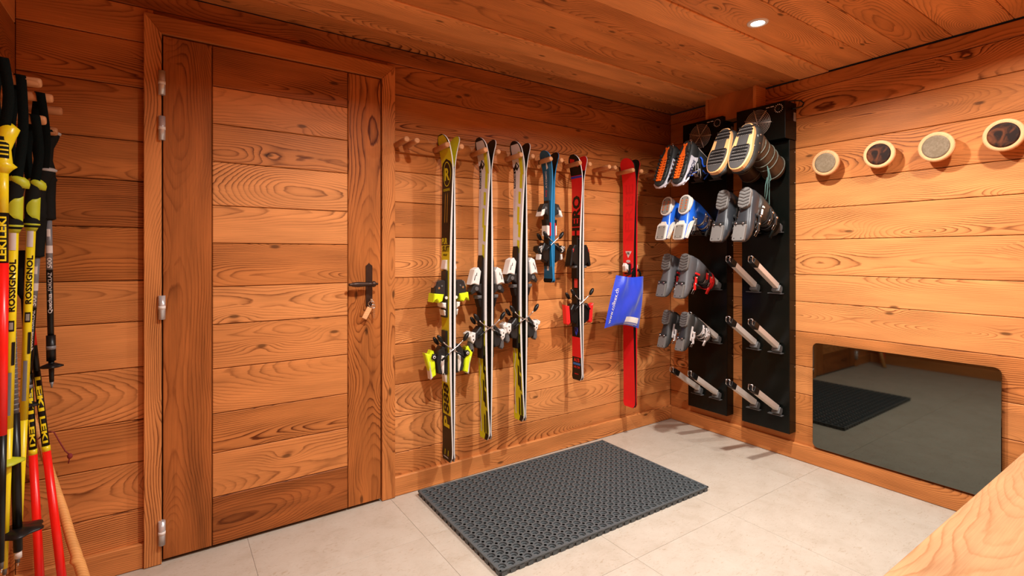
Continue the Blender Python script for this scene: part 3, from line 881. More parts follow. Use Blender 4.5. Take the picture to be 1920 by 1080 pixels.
# pair 1: acid yellow and black freeride skis
z0, z1 = .153, 1.806; L_ = z1 - z0
for s, lab in ((-1, 'black and acid-yellow ski with a round R emblem, left-hand ski nearest the door'),
               (1, 'black and acid-yellow ski with neon binding, right-hand partner of the R-emblem ski')):
    k = Ski('ski', XC[1], z0, z1, s, .122, .088, .112, lab, top=YEL, camber=.0060, th=.0105, group=GRP)
    zz = lambda v: 1.2 + (477 - v) * .002686 - z0
    k.strip('print', [(-1, 1)], 0, zz(780), OLIVE)
    # black field with rounded upper end
    kb = MB(); rr = []
    top_z, bot_z = zz(296), zz(459.5)
    for i in range(25):
        t = i / 24; z = bot_z + (top_z - bot_z) * t
        e = 1.0 if z < top_z - .06 else math.sqrt(max(0.0, 1 - ((z - top_z + .06) / .06) ** 2))
        h = k.hw(z) * .965 * e
        rr.append([k.S(-h, z, .0011), k.S(h, z, .0011)])
    kb.loft(rr, False, 0, False, closed=False); kb.build('print', BLK, k.t)
    k.strip('print', [(-1, -.86), (.86, 1)], k.L - .075, k.L, BLK, e=.0012); k.strip('print', [(-1, 1)], k.L - .006, k.L, BLK, e=.0012)
    k.strip('base_print', [(-1, 1)], k.L * .9, k.L, YEL, under=True)
    k.strip('print', [(.78, 1)], zz(780), zz(735), BLK, e=.0012)
    bind_sport(k, 1.012 - z0, .695 - z0, .088, NEON, NEON)
    if s < 0:
        k.ring(0, zz(325), .040, .063, .0045, YEL)
        k.text('R', zz(337), zz(313), .026, -.026, YEL, vertical=False, bold=.03)
        k.text('ROSSIGNOL', zz(357), zz(352), .036, -.036, YEL, vertical=False, bold=.02)
        for yy in (.014, -.010):
            mb = MB(); mb.add([k.S(yy - .0022, zz(415), .0016), k.S(yy, zz(418), .0016), k.S(yy + .0022, zz(415), .0016), k.S(yy + .0022, zz(365), .0016), k.S(yy, zz(360), .0016), k.S(yy - .0022, zz(365), .0016)], [tuple(range(6))]); mb.build('print', M('gold_line', (.62, .36, .03), .4), k.t)
        k.text('PUR', zz(458), zz(446), .040, -.018, YEL, vertical=False, bold=.035)
        k.text('SUIT', zz(472), zz(461), .034, -.040, BLK, vertical=False, bold=.035)
        k.text('PURSUIT', zz(480), zz(476), .026, -.020, BLK, vertical=False, bold=.03)
        k.text('P', zz(804), zz(783), -.032, .030, YEL, bold=.03)
        k.text('888', zz(778), zz(722), -.032, .030, BLK, bold=.025, shear=.04)
        for yy in (.022, -.012):
            mb = MB(); mb.add([k.S(yy, zz(857), .0018), k.S(yy - .005, zz(858), .0018), k.S(yy - .005, zz(848), .0018), k.S(yy, zz(847), .0018)], [(0, 1, 2, 3)]); mb.build('print', YEL, k.t)
        k.text('ROSSIGNOL', zz(862), zz(860), .030, -.020, WHT, vertical=False)

# pairs 2 and 3: white / yellow carving skis
def carver(xc, z0, z1, scale, zt, zh, labs):
    for s, lab in zip((-1, 1), labs):
        k = Ski('ski', xc, z0, z1, s, .112, .070, .098, lab, top=WHT, camber=.0140, th=.0100, group=GRP)
        L = k.L; u = lambda f: L * f
        k.strip('print', [(-1, -.80), (.80, 1)], L - .085, L, BLK, e=.0010); k.strip('print', [(-1, 1)], L - .018, L, BLK, e=.0010)
        pass
        k.strip('print', [(-1, 1)], 0, u(.395), YEL, e=.0010)
        # yellow dashes down the white front
        d = [(.88, .962, -.86, -.42), (.83, .885, -.72, -.36), (.775, .822, -.58, -.20), (.70, .768, -.46, -.08), (.655, .712, -.86, -.42), (.60, .648, -.72, -.24), (.545, .596, -.52, -.06), (.49, .54, -.50, .30), (.44, .488, -.50, .40)]
        for a, b, c, e in d:
            k.poly([(c - .04, u(a)), (e + .10, u(a) + .006), (e + .14, u(b)), (c, u(b) - .006)], YEL)
        # black brand strip near the wall edge
        k.strip('print', [(.58, .98)], u(.835), u(.912), BLK, e=.0014)
        k.text('FISCHER', u(.840), u(.902), .030, .046, WHT, bold=.0)
        k.poly([(.30, u(.897)), (-.15, u(.913)), (.30, u(.930)), (.75, u(.913))], BLK, e=.0018)
        k.poly([(.30, u(.905)), (.04, u(.914)), (.30, u(.924))], WHT, e=.0022)
        k.text('PROGRESSOR', u(.755), u(.828), .026, .034, PINK, bold=.0)
        # tail artwork: black sweeps, white zigzag
        for a, b, c, e in ((.01, .10, -.95, -.55), (.015, .085, -.35, -.05), (.105, .165, -.80, -.40), (.12, .20, -.40, -.02), (.17, .235, -.92, -.55), (.215, .285, -.66, -.25), (.24, .315, -.95, -.62), (.29, .335, -.60, -.2)):
            k.poly([(c, u(a)), (e, u(a) + .012), (e - .06, u(b)), (c - .02, u(b) - .01)], BLK, e=.0014)
        zg = [(.55, .02), (.75, .09), (.35, .16), (.70, .19), (.30, .235), (.72, .255), (.30, .315)]
        for (a, fa), (b, fb) in zip(zg[:-1], zg[1:]):
            k.poly([(a - .09, u(fa)), (a + .09, u(fa)), (b + .09, u(fb)), (b - .09, u(fb))], WHT, e=.0016)
        k.poly([(.80, u(.05)), (.96, u(.05)), (.94, u(.12)), (.80, u(.11))], M('print_maroon', (.25, .02, .03), .4), e=.0015)
        k.strip('print', [(-1, -.3)], 0, u(.02), BLK, e=.0018)
        bind_rail(k, zt - z0, zh - z0, .070)
carver(XC[2], .219, 1.818, .002818, 1.050, .770,
       ('white and yellow carving ski with black checker mark, second pair from the door, left-hand ski', 'white-edged carving ski facing right, partner in the second pair from the door'))
carver(XC[3], .276, 1.828, .002952, 1.100, .800,
       ('white and yellow carving ski hanging beside the short blue skis, left-hand ski', 'white-edged carving ski facing right, next to the short blue skis'))

# pair 4: short blue junior skis
z0, z1 = 1.037, 1.800
for s, lab in ((-1, 'short blue junior ski with black binding, left-hand one of its pair'), (1, 'short blue junior ski with black tip, right-hand one of its pair')):
    k = Ski('ski', XC[4], z0, z1, s, .098, .066, .088, lab, top=BLUE, camber=.001, th=.012, side=LBLUE, group=GRP)
    L = k.L; u = lambda f: L * f
    if s > 0: k.strip('print', [(-1, 1)], u(.9), L, BLK)
    k.strip('print', [(-1, -.45)], u(.12), u(.90), LBLUE)
    k.poly([(.1, u(.86)), (-.1, u(.955)), (-.3, u(.87))], WHT)
    k.strip('print', [(-1, 1)], 0, u(.03), BLK, e=.0014)
    if s < 0:
        k.text('ATOMIC', u(.72), u(.85), .004, .018, WHT, bold=.01)
        k.text('RACE', u(.655), u(.705), .004, .018, RED, bold=.01)
        k.poly([(-.2, u(.09)), (.25, u(.09)), (.25, u(.14)), (-.2, u(.14))], WHT)
    k.prof('mid_band', [(P((0, .040), (.004, .040), (.004, -.040), (0, -.040)), (-.034, -.010), RED)], (1.452 + 1.237) / 2 - z0)
    bind_small(k, 1.452 - z0, 1.232 - z0, .066)

# pair 5: red and black race skis
z0, z1 = .439, 1.802
for s, lab in ((-1, 'red and black race ski with large black letters, left-hand one of its pair'), (1, 'red-tipped race ski facing right, partner of the ski with large black letters')):
    k = Ski('ski', XC[5], z0, z1, s, .104, .068, .090, lab, top=BLK if s < 0 else RED, camber=.0060, th=.0105, group=GRP)
    L = k.L; zz = lambda v: 1.2 + (477 - v) * .00321 - z0
    k.strip('base_print', [(-1, 1)], L * .93, L, RED, under=True)
    if s < 0:
        k.strip('print', [(-1, 1)], zz(448), zz(328), RED, e=.0010)
        k.strip('print', [(-1, 1)], zz(333), zz(329), ROYAL, e=.0013)
        k.poly([(-.7, zz(306)), (.6, zz(301)), (.7, zz(308)), (-.6, zz(313))], RED); k.poly([(-.2, zz(299)), (.7, zz(296)), (.75, zz(303)), (0, zz(304))], RED)
        k.text('HERO', zz(447), zz(366), -.036, .036, BLK, bold=.045)
        k.strip('print', [(-.55, .35)], zz(540), zz(515), M('sticker_red', (.80, .06, .05), .4), e=.0012)
        k.poly([(-.5, zz(614)), (.35, zz(614)), (.35, zz(622)), (-.05, zz(631)), (-.5, zz(622))], ROYAL)
        k.text('R', zz(624), zz(617), .010, -.014, BLK, vertical=False)
        k.strip('print', [(-1, 1)], zz(671), zz(633), RED, e=.0012)
        k.text('A15', zz(680), zz(673), .026, -.026, RED, vertical=False, bold=.04)
        k.strip('print', [(-.8, .8)], zz(686), zz(682), M('print_blue', (.01, .15, .55), .4), e=.0012)
        k.text('142 CM', zz(692), zz(688), .026, -.026, RED, vertical=False, bold=.02)
        k.text('HERO', zz(704), zz(702), .020, -.016, RED, vertical=False, bold=.02)
    bind_race(k, 1.184 - z0, .872 - z0, .068)

# pair 6: red touring skis
z0, z1 = .197, 1.829
for s, lab in ((-1, 'plain red touring ski with white triangle sticker behind the blue bag, left-hand one'), (1, 'touring ski with black tip behind the blue bag, right-hand one of the red pair')):
    k = Ski('ski', XC[7], z0, z1, s, .122, .092, .108, lab, top=RED, camber=.005, th=.011, side=M('touring_side', (.75, .012, .02), .35) if s > 0 else BLK, group=GRP)
    zz = lambda v: 1.2 + (477 - v) * .003482 - z0
    if s > 0:
        k.strip('print', [(-1, 1)], zz(420), k.L, BLK)
    else:
        DR = M('print_dark_red', (.66, .007, .014), .3)
        k.text('FREE', zz(435), zz(345), -.034, .030, DR, bold=.0, e=.0010)
        k.poly([(-.8, zz(430)), (.5, zz(450)), (-.8, zz(452))], DR, e=.0010)
        k.poly([(-.62, zz(471)), (.55, zz(471)), (0, zz(484))], WHT)
        k.text('FR', zz(478), zz(473), .012, -.014, BLK, vertical=False)
        k.ring(0, zz(490), .018, .009, .017, WHT)
    tp = k.prof('toe_piece', [(P((0, .03), (.012, .03), (.014, -.04), (0, -.04)), .026, BLACKPLASTIC), (P((.012, .02), (.034, .034), (.044, .014), (.036, -.018), (.012, -.02)), .016, WHITEPLASTIC), (P((.020, -.01), (.034, .0), (.036, -.024), (.022, -.03)), .022, STEEL)], zz(503))
    k.prof('heel_piece', [(P((0, .05), (.010, .05), (.010, -.06), (0, -.06)), .024, BLACKPLASTIC), (P((.01, .02), (.05, .02), (.05, -.03), (.01, -.03)), .018, BLACKPLASTIC)], zz(503) - .30)
    b_ = MB(); b_.tube([(k.s * .02, -.05, zz(505)), (k.s * .035, -.056, zz(512)), (k.s * .04, -.052, zz(522))], .006, 8); b_.build('leash', STRAPM, k.t)

# ------------------------------------------------------------------ blue skin bag
def skin_bag():
    corners = [Vector((2.270, 1.073)), Vector((2.515, 1.060)), Vector((2.470, 0.730)), Vector((2.170, 0.755))]  # TL TR BR BL (x, z)
    yb = 2.190
    t = thing('skin_bag', (2.36, yb, .73), 'blue nylon bag hung over the binding of the red touring skis', 'bag')
    n, m_ = 26, 32
    def pt(u, v, side, e=0.0):
        p = corners[0].lerp(corners[1], u).lerp(corners[3].lerp(corners[2], u), v)
        # hems sag and flare
        p = p + Vector((0.012 * math.sin(PI * v) * (1 if u > .5 else -.3), -0.010 * math.sin(PI * u) * (1 - v) + .022 * v * math.sin(PI * u)))
        d = .030 * (max(0, math.sin(PI * u)) ** .55) * (max(0, math.sin(PI * (.06 + .94 * v))) ** .5)
        w = mnoise.noise(Vector((u * 3.2 + 1.5 * v, v * 2.2, 1.7))) * .016 + mnoise.noise(Vector((u * 9, v * 3 + 3, 5))) * .005
        w += .010 * math.sin(9 * u + 5 * v) * (1 - v) * math.sin(PI * u)
        fade = min(1, 6 * u, 6 * (1 - u), 6 * (1 - v) + .1)
        return Vector((p.x, yb - side * d - (w if side > 0 else 0) * fade - e, p.y))
    mb = MB()
    for side in (1, -1):
        rings = [[pt(i / n, j / m_, side) for i in range(n + 1)] for j in range(m_ + 1)]
        mb.loft(rings, False, 0, True, closed=False)
    m, nt, b = newmat('blue_nylon'); N, L = nt.nodes, nt.links
    b.inputs['Base Color'].default_value = (0.010, 0.045, 0.56, 1); b.inputs['Roughness'].default_value = .36; b.inputs['Sheen Weight'].default_value = .3
    tc = N.new('ShaderNodeTexCoord'); no = N.new('ShaderNodeTexNoise'); no.inputs['Scale'].default_value = 26; no.inputs['Detail'].default_value = 4
    bp = N.new('ShaderNodeBump'); bp.inputs['Strength'].default_value = .35; bp.inputs['Distance'].default_value = .004
    L.new(tc.outputs['Object'], no.inputs['Vector']); L.new(no.outputs['Fac'], bp.inputs['Height']); L.new(bp.outputs['Normal'], b.inputs['Normal'])
    put(mb.build('bag_body', m, None, fix=False), t)
    pr = MB(); rr = [[pt(.50 + .40 * i / 8, .82 + .11 * j / 3, 1, .0015) for i in range(9)] for j in range(4)]
    pr.loft(rr, False, 0, True, closed=False); put(pr.build('label_field', WHITEPLASTIC, None, fix=False), t)
    for q in range(3):
        pr = MB(); rr = [[pt(.50 + (.40 if q < 2 else .3) * i / 8, .945 + .016 * q + .006 * j, 1, .0015) for i in range(9)] for j in range(2)]
        pr.loft(rr, False, 0, True, closed=False); put(pr.build('print_line', WHITEPLASTIC, None, fix=False), t)
    o = lettering('www.colltex.ch', lambda a, b: pt(.095 - .075 * (b - .3), .93 - .68 * a, 1, .0018), None, WHITEPLASTIC, bold=.0); put(o, t)
    dc = MB(); dc.tube([(2.33, yb, 1.055), (2.40, yb - .005, 1.080), (2.465, yb + .03, 1.115), (2.47, yb + .06, 1.10)], .003, 8); put(dc.build('drawcord', STRAPM), t)
skin_bag()

# ------------------------------------------------------------------ boot dryers
DRX = 0.073
ROWZ = [1.720, 1.360, 1.000, 0.650, 0.285]
TD = Vector((-0.273, 0, 0.160))          # from tube base to tip
def dryer(yc, label, rowlab):
    t = thing('boot_dryer', (WX, yc, .155), label, 'boot dryer', 'wall boot dryers')
    W = .294; xf = WX - DRX
    mb = MB(); mb.box((WX - DRX / 2, yc, (0.155 + 1.868) / 2), (DRX, W, 1.868 - .155), ch=.003); put(mb.build('front_panel', BLACKMETAL), t)
    fb = MB(); fb.box((WX - .063, yc, 1.978), (.126, W + .006, .216), ch=.002); fan = put(fb.build('fan_box', BLACKMETAL), t)
    def sub(mbb, name, mat):
        o = mbb.build(name, mat); put(o, t); mw = o.matrix_parent_inverse.copy(); o.parent = fan
        o.matrix_parent_inverse = Matrix.Identity(4); return o
    fx = WX - .126
    g = MB(); c = Vector((fx - .006, yc + .012, 1.985))
    for i in range(8): g.torus(c, (1, 0, 0), .016 + i * .0088, .0014, 40, 5)
    for a in (20, 75, 130, 185, 250, 310):
        dv = Vector((0, math.cos(math.radians(a)), math.sin(math.radians(a))))
        g.cyl(c + Vector((-.001, 0, 0)), c + dv * .086 + Vector((-.001, 0, 0)), .0026, n=6)
    put(g.build('fan_guard', WIRE), fan); fan.children[-1].matrix_parent_inverse = Matrix.Identity(4)
    h = MB(); h.cyl((fx - .0006, c.y, c.z), (fx - .002, c.y, c.z), .076, n=40); o = h.build('fan_opening', M('fan_dark', (.002, .002, .002), .8)); o.parent = fan
    d = MB(); dc = Vector((fx, yc - .112, 2.048))
    d.lathe(dc, (-1, 0, 0), [(0, .013), (.012, .0115), (.013, .008)], n=20); o = d.build('dial', BLACKPLASTIC); o.parent = fan
    tk = MB()
    for i in range(14):
        a = 2 * PI * i / 14
        tk.box(dc + Vector((-.0006, .022 * math.cos(a), .022 * math.sin(a))), (.001, .0035, .0065), R=Matrix.Rotation(a + PI / 2, 3, 'X'))
    o = tk.build('dial_scale', WHITEPLASTIC); o.parent = fan; o['kind'] = 'stuff'
    for dy in (.052, .026):
        q = MB(); q.box((fx - .0004, yc - .112 + dy + .012, 2.066), (.001, .020, .0045)); o = q.build('print', WHITEPLASTIC); o.parent = fan
    pl = MB(); pl.box((WX - .020, yc - W / 2 - .0035, 2.005), (.026, .001, .050)); o = pl.build('rating_plate', M('plate_grey', (.35, .34, .33), .4)); o.parent = fan
    for zz in (1.80, 1.62, 1.44, 1.26, 1.08, .90, .72, .54, .36):
        sc = MB(); sc.ell((WX - .012, yc - W / 2 - .0005, zz), (.0035, .0015, .0035), n=8, m=4); put(sc.build('screw', STEEL), t)
    cb = MB(); y_ = yc - W / 2 - .003
    cb.tube([(WX - .075, y_ + .01, 2.088), (WX - .050, y_ - .010, 2.093), (WX - .022, y_ - .034, 2.092), (WX - .010, y_ - .046, 2.078), (WX - .012, y_ - .040, 2.060), (WX - .030, y_ - .014, 2.052), (WX - .046, y_, 2.050)], .0042, 8)
    put(cb.build('cable', BLACKPLASTIC), t)
    for z in ROWZ:
        for dy in (-.068, .068):
            b0 = Vector((xf, yc - .016 + dy, z))
            u = TD.normalized(); w = u.cross(Vector((0, 1, 0)))
            R = Matrix((u, Vector((0, 1, 0)), w)).transposed()
            tb = MB(); tb.box(b0 + u * .158, (.26, .028, .032), R=R, ch=.003)
            tube = put(tb.build('blower_tube', ALU), t)
            cp = MB(); cp.box(b0 + u * .300, (.05, .030, .034), R=R, ch=.002); o = cp.build('end_cap', BLACKPLASTIC); o.parent = tube
            cl = MB()
            cl.tube([b0 + u * .322 + Vector((0, .012, .010)), b0 + u * .345 + Vector((0, .012, .016)), b0 + u * .348 + Vector((0, .012, -.012)), b0 + u * .325 + Vector((0, .012, -.016))], .002, 6)
            cl.tube([b0 + u * .322 + Vector((0, -.012, .010)), b0 + u * .345 + Vector((0, -.012, .016)), b0 + u * .348 + Vector((0, -.012, -.012)), b0 + u * .325 + Vector((0, -.012, -.016))], .002, 6)
            cl.tube([b0 + u * .345 + Vector((0, .012, .016)), b0 + u * .345 + Vector((0, -.012, .016))], .002, 6)
            o = cl.build('clip', STEEL); o.parent = tube
            br = MB(); br.box(b0 + Vector((-.016, 0, -.004)), (.036, .046, .040), R=R, ch=.003); br.box(b0 + Vector((-.012, .012, -.030)), (.024, .085, .004))
            o = br.build('bracket', GREYPLASTIC); o.parent = tube
    return t
YR, YL = 1.653, 2.049
dryer(YL, 'black wall-mounted boot dryer nearest the room corner', None)
dryer(YR, 'black wall-mounted boot dryer beside the round wall knobs', None)

# ------------------------------------------------------------------ boots
def sup(a, p=2.6):
    c, s_ = math.cos(a), math.sin(a)
    return (abs(c) ** (2 / p)) * (1 if c >= 0 else -1), (abs(s_) ** (2 / p)) * (1 if s_ >= 0 else -1)

def place_boot(t, row, ypos, lean, back=.085, sink=.035, dz=0.0, dx=0.0):
    """hang the boot on its tube: cuff over the tube, sole towards the room, toe down"""
    a = math.radians(30.4 - lean)
    U = Vector((math.cos(a), 0, -math.sin(a))); Tt = Vector((-math.sin(a), 0, -math.cos(a)))
    base = Vector((WX - DRX, ypos, ROWZ[row])); tip = base + TD
    X = Tt.cross(U)
    O = tip - U * sink - Tt * back + Vector((dx, 0, dz))
    m = Matrix.Identity(4)
    for i in range(3):
        m[i][0] = X[i]; m[i][1] = Tt[i]; m[i][2] = U[i]; m[i][3] = O[i]
    t.matrix_world = m

def foot_loft(mb, secs, n=22, p=2.8, mi=0):
    """secs: (y, half width, z low, z high) from heel to toe"""
    rings = []
    for y, w, zl, zh in secs:
        r = []
        for j in range(n):
            c, s_ = sup(2 * PI * j / n, p)
            r.append((w * c * (1.0 if s_ < 0 else 1 - .22 * s_), y, (zl + zh) / 2 + (zh - zl) / 2 * s_))
        rings.append(r)
    mb.loft(rings, True, mi, True)

def cuff_loft(mb, secs, n=24, p=2.3, mi=0, cap=True):
    """secs: (z, centre y, half width, half depth, tilt)"""
    rings = []
    for z, cy_, w, d, tl in secs:
        r = []
        for j in range(n):
            c, s_ = sup(2 * PI * j / n, p); r.append((w * c, cy_ + d * s_, z + tl * d * s_))
        rings.append(r)
    mb.loft(rings, cap, mi, True)

def ski_boot(row, ypos, k, label, shell, cuff, solem, strap, buckle, powerm, accent=None, rockered=False, dz=0, group='ski boots on the dryers', dx=0, marks=()):
    t = thing('ski_boot', (0, 0, 0), label, 'ski boot', group)
    S_ = lambda secs: [tuple(v * k if i < 4 else v for i, v in enumerate(s_)) for s_ in secs]
    mb = MB(); foot_loft(mb, S_([(.000, .026, .022, .085), (.012, .036, .016, .130), (.05, .042, .014, .150), (.10, .043, .016, .150), (.14, .044, .016, .135), (.18, .048, .015, .112), (.22, .050, .014, .092), (.255, .047, .014, .078), (.280, .040, .014, .066), (.294, .030, .016, .052)]))
    sh = mb.build('shell', shell, t)
    mb = MB(); cuff_loft(mb, S_([(.085, .062, .046, .066, -.1), (.120, .066, .050, .068, -.05), (.17, .075, .050, .064, .0), (.22, .088, .051, .062, .10), (.265, .103, .052, .062, .22), (.285, .110, .049, .058, .25)]))
    cf = mb.build('cuff', cuff, t)
    mb = MB(); cuff_loft(mb, S_([(.27, .105, .044, .052, .2), (.315, .118, .046, .055, .25), (.318, .119, .038, .046, .25), (.28, .108, .036, .042, .25)]))
    mb.build('liner', M('boot_liner', (.014, .014, .014), .8), t)
    # soles
    def pad(name, y0, y1, w, rr_, mat, holes, treads):
        L, W = (y1 - y0) * k, 2 * w * k
        m_ = MB(); poly = rrect(W, L, rr_ * k)
        m_.prism(poly, 0, .020 * k, lambda x, y, z: (x, y + (y0 + y1) / 2 * k, z), ch=.002)
        o = m_.build(name, mat, t)
        if holes:
            for sx in (-1, 1):
                for fy in (.36, -.36):
                    q = MB(); q.ell((sx * W * .30, (y0 + y1) / 2 * k + fy * L, 0), (.0036, .0036, .0014), n=8, m=4); q.build('sole_screw', STEEL if treads else CHARCOAL, o)
        if treads:
            n = treads
            for i in range(n):
                yy = (y0 + y1) / 2 * k + L * (-.40 + .80 * i / max(1, n - 1))
                q = MB()
                ww = W * (.90 if 0 < i < n - 1 else .72)
                v = .010 * k
                q.add([(-ww / 2, yy - .005, -.0035), (0, yy - .005 + v, -.0035), (ww / 2, yy - .005, -.0035), (ww / 2, yy + .003, -.0035), (0, yy + .003 + v, -.0035), (-ww / 2, yy + .003, -.0035),
                       (-ww / 2, yy - .005, .003), (0, yy - .005 + v, .003), (ww / 2, yy - .005, .003), (ww / 2, yy + .003, .003), (0, yy + .003 + v, .003), (-ww / 2, yy + .003, .003)],
                      [(0, 1, 4, 5), (1, 2, 3, 4), (0, 6, 7, 1), (1, 7, 8, 2), (2, 8, 9, 3), (3, 9, 10, 4), (4, 10, 11, 5), (5, 11, 6, 0)])
                q.build('tread_lug', M('tread_' + mat.name, tuple(.55 * c for c in mat_col(mat)), .7), o)
        return o
    heel = pad('heel_pad', -.004, .116, .034, .030, solem, not rockered, 6 if rockered else 0)
    toe = pad('toe_pad', .204, .302, .034, .010, solem, True, 0)
    if rockered:
        q = MB(); q.box((0, .200 * k, .002), (.066 * k, .018 * k, .012), ch=.003); q.build('toe_groove', CHARCOAL, toe)
        for sx in (-1, 1):
            q = MB(); q.ell((sx * .020 * k, .205 * k, -.005), (.007, .005, .004), n=10, m=5); q.build('toe_stud', STEEL, toe)
    if accent:
        for sx in (-1, 1):
            mb = MB(); mb.prism([(.20, .020), (.292, .022), (.288, .050), (.235, .052), (.15, .075), (.17, .040)], 0, .006, lambda y, z, x: (sx * (.045 * k + x * k + (.006 if y < .27 else -.004) * k), y * k, z * k))
            mb.build('side_panel', accent, sh)
        mb = MB(); mb.prism([(-.030, .198), (-.018, .172), (.018, .172), (.030, .198)], .010 * k, .016 * k, lambda x, y, z: (x * k, y * k, z)); mb.build('sole_bridge', accent, sh)
        mb = MB(); mb.prism(rrect(.086 * k, .118 * k, .016 * k), .003, .018 * k, lambda x, y, z: (x, y + .250 * k, z), ch=.002); mb.build('toe_plate', accent, sh)
        mb = MB(); mb.prism(rrect(.084 * k, .140 * k, .038 * k, 8), .003, .020 * k, lambda x, y, z: (x, y + .056 * k, z), ch=.002); mb.build('heel_plate', accent, sh)
        for sx in (-1, 1):
            for j in range(4):
                mb = MB(); mb.box((sx * .018 * k, (.028 + j * .019) * k, -.0003), (.011 * k, .011 * k, .0012)); mb.build('sole_print', M('sole_orange', (.55, .12, .03), .6), sh)
        mb = MB(); foot_loft(mb, S_([(-.003, .030, .018, .060), (.012, .040, .014, .070), (.05, .044, .012, .060), (.095, .044, .012, .035)])); mb.build('heel_cup', accent, sh)
    # straps with buckles: two on the instep, two on the cuff
    sp = [(.178, .118, .050, .046, 50), (.135, .152, .050, .046, 25), (None, .190, .054, .068, 0), (None, .235, .055, .068, 0)]
    for i, (fy, z, w, d, _) in enumerate(sp):
        m_ = MB(); path = []
        n = 18
        if fy is None:
            cyv = .079 if i == 2 else .093
            for j in range(n + 1):
                a = PI * (-.10 + 1.2 * j / n)
                path.append([(w * math.cos(a) * k, (cyv + d * math.sin(a)) * k, (z - h + .10 * d * math.sin(a)) * k) for h in (.010, -.010)])
        else:
            zt = .122 if i == 0 else .146
            for j in range(n + 1):
                a = PI * j / n
                zz_ = (.060 + (zt - .052) * math.sin(a))
                path.append([(w * math.cos(a) * k, (fy + q + .016 * math.sin(a)) * k, zz_ * k) for q in (-.009, .009)])
        m_.loft(path, False, 0, True, closed=False)
        o = m_.build('strap', strap, t)
        sd = o.modifiers.new('th', 'SOLIDIFY'); sd.thickness = .003; sd.offset = 0
        yb, zb = ((.079, .093)[i - 2], z) if fy is None else (fy, .085)
        R = Matrix.Rotation(math.radians(12), 3, 'X')
        bk = MB(); X0 = (w + .006) * k
        bk.box((X0, (yb + .022) * k, zb * k), (.008, .046 * k, .017 * k), R=R, ch=.002)
        bk.tube([(X0, (yb + .04) * k, (zb + .008) * k), (X0 - .012 * k, (yb + .072) * k, (zb + .010) * k), (X0 - .012 * k, (yb + .072) * k, (zb - .008) * k), (X0, (yb + .04) * k, (zb - .008) * k)], .0018, 6, mi=1)
        bk.ell((X0 + .005, (yb + .004) * k, zb * k), (.005, .007, .007), n=10, m=6, mi=1)
        bk.build('buckle', [buckle, STEEL], t)
    # power strap with a loose tail
    m_ = MB(); path = []
    for j in range(31):
        a = 2 * PI * j / 30
        path.append([(.054 * math.cos(a) * k, (.110 + .064 * math.sin(a)) * k, (.272 - h + .16 * .064 * math.sin(a)) * k) for h in (.018, -.018)])
    m_.loft(path, False, 0, True, closed=False)
    pt_ = []
    for j in range(13):
        a = PI * j / 12
        pt_.append([((.050 - .018 * math.sin(a)) * k + .004, (.120 + .062 * math.sin(a) + .05 * (1 - math.cos(a)) * .5) * k, (.262 - h - .012 * (1 - math.cos(a))) * k) for h in (.012, -.012)])
    m_.loft(pt_, False, 0, True, closed=False)
    o = m_.build('power_strap', powerm, t); sd = o.modifiers.new('th', 'SOLIDIFY'); sd.thickness = .0025; sd.offset = 0
    for (y, z, ly, lz, mm) in marks:
        q = MB(); q.box((.049 * k, y * k, z * k), (.006, ly * k, lz * k)); q.build('mark', mm, sh)
    place_boot(t, row, ypos + .012, 14, back=.092 * k, sink=.080, dz=dz - .062, dx=dx)
    return t

def mat_col(mat):
    for n in mat.node_tree.nodes:
        if n.type == 'MIX': return tuple(n.inputs[7].default_value)[:3]
    return (.1, .1, .1)

def pair_y(yc):   # wall-corner side first
    return yc - .016 + .068, yc - .016 - .068
BW = M('boot_white', (.72, .68, .60), .35); BB = M('boot_blue', (.015, .12, .62), .3); SOLEG = M('sole_grey', (.25, .225, .19), .6)
BG = M('boot_grey', (.088, .087, .092), .38); BG2 = M('boot_dark_grey', (.026, .028, .032), .28); SOLED = M('sole_dark', (.135, .122, .112), .65)
BRED = M('buckle_red', (.80, .02, .02), .35); BUCK = M('buckle_silver', (.55, .52, .48), .3, .8); KB = M('kid_boot_grey', (.024, .024, .023), .45); KW = M('kid_boot_white', (.62, .56, .54), .4)
PLACES = ('left-hand boot', 'right-hand boot')
for i, y in enumerate(pair_y(YL)):
    ski_boot(1, y, .90, 'blue and white ski boot with grey sole pads, %s of its pair' % PLACES[i].split()[0], BB, BB, SOLEG, BUCK, BUCK, M('strap_black', (.02, .02, .02), .6), accent=BW)
    ski_boot(2, y, .93, 'grey ski boot with red buckles on the corner dryer, %s of its pair' % PLACES[i].split()[0], BG, BG, SOLED, CHARCOAL, BRED, BRED, rockered=True, marks=((.11, .10, .012, .045, BRED),))
    ski_boot(3, y, .80, "small dark boot with white cuff straps on the corner dryer, %s of its pair" % PLACES[i].split()[0], KB, KB, SOLED, KW, KW, KW, rockered=True, marks=((.15, .060, .11, .012, KW),))
for i, y in enumerate(pair_y(YR)):
    ski_boot(1, y, 1.02, 'large dark grey ski boot beside the bare tubes, %s of its pair' % PLACES[i].split()[0], BG2, M('cuff_black', (.028, .026, .022), .35), SOLED, CHARCOAL, CHARCOAL, STRAPM, rockered=True,
             marks=((.075, .115, .010, .018, WHITEPLASTIC), (.105, .110, .030, .008, WHITEPLASTIC)))

def sole_shape(L, wt, wh, waist, n=40):
    pts = []
    for j in range(n):
        a = 2 * PI * j / n; y = -math.cos(a)      # -1 heel .. 1 toe
        t = (y + 1) / 2
        w = wh + (wt - wh) * sstep(.25, .75, t) - waist * math.exp(-((t - .42) / .14) ** 2)
        pts.append((w * math.copysign(abs(math.sin(a)) ** .72, math.sin(a)), L * t))
    return pts

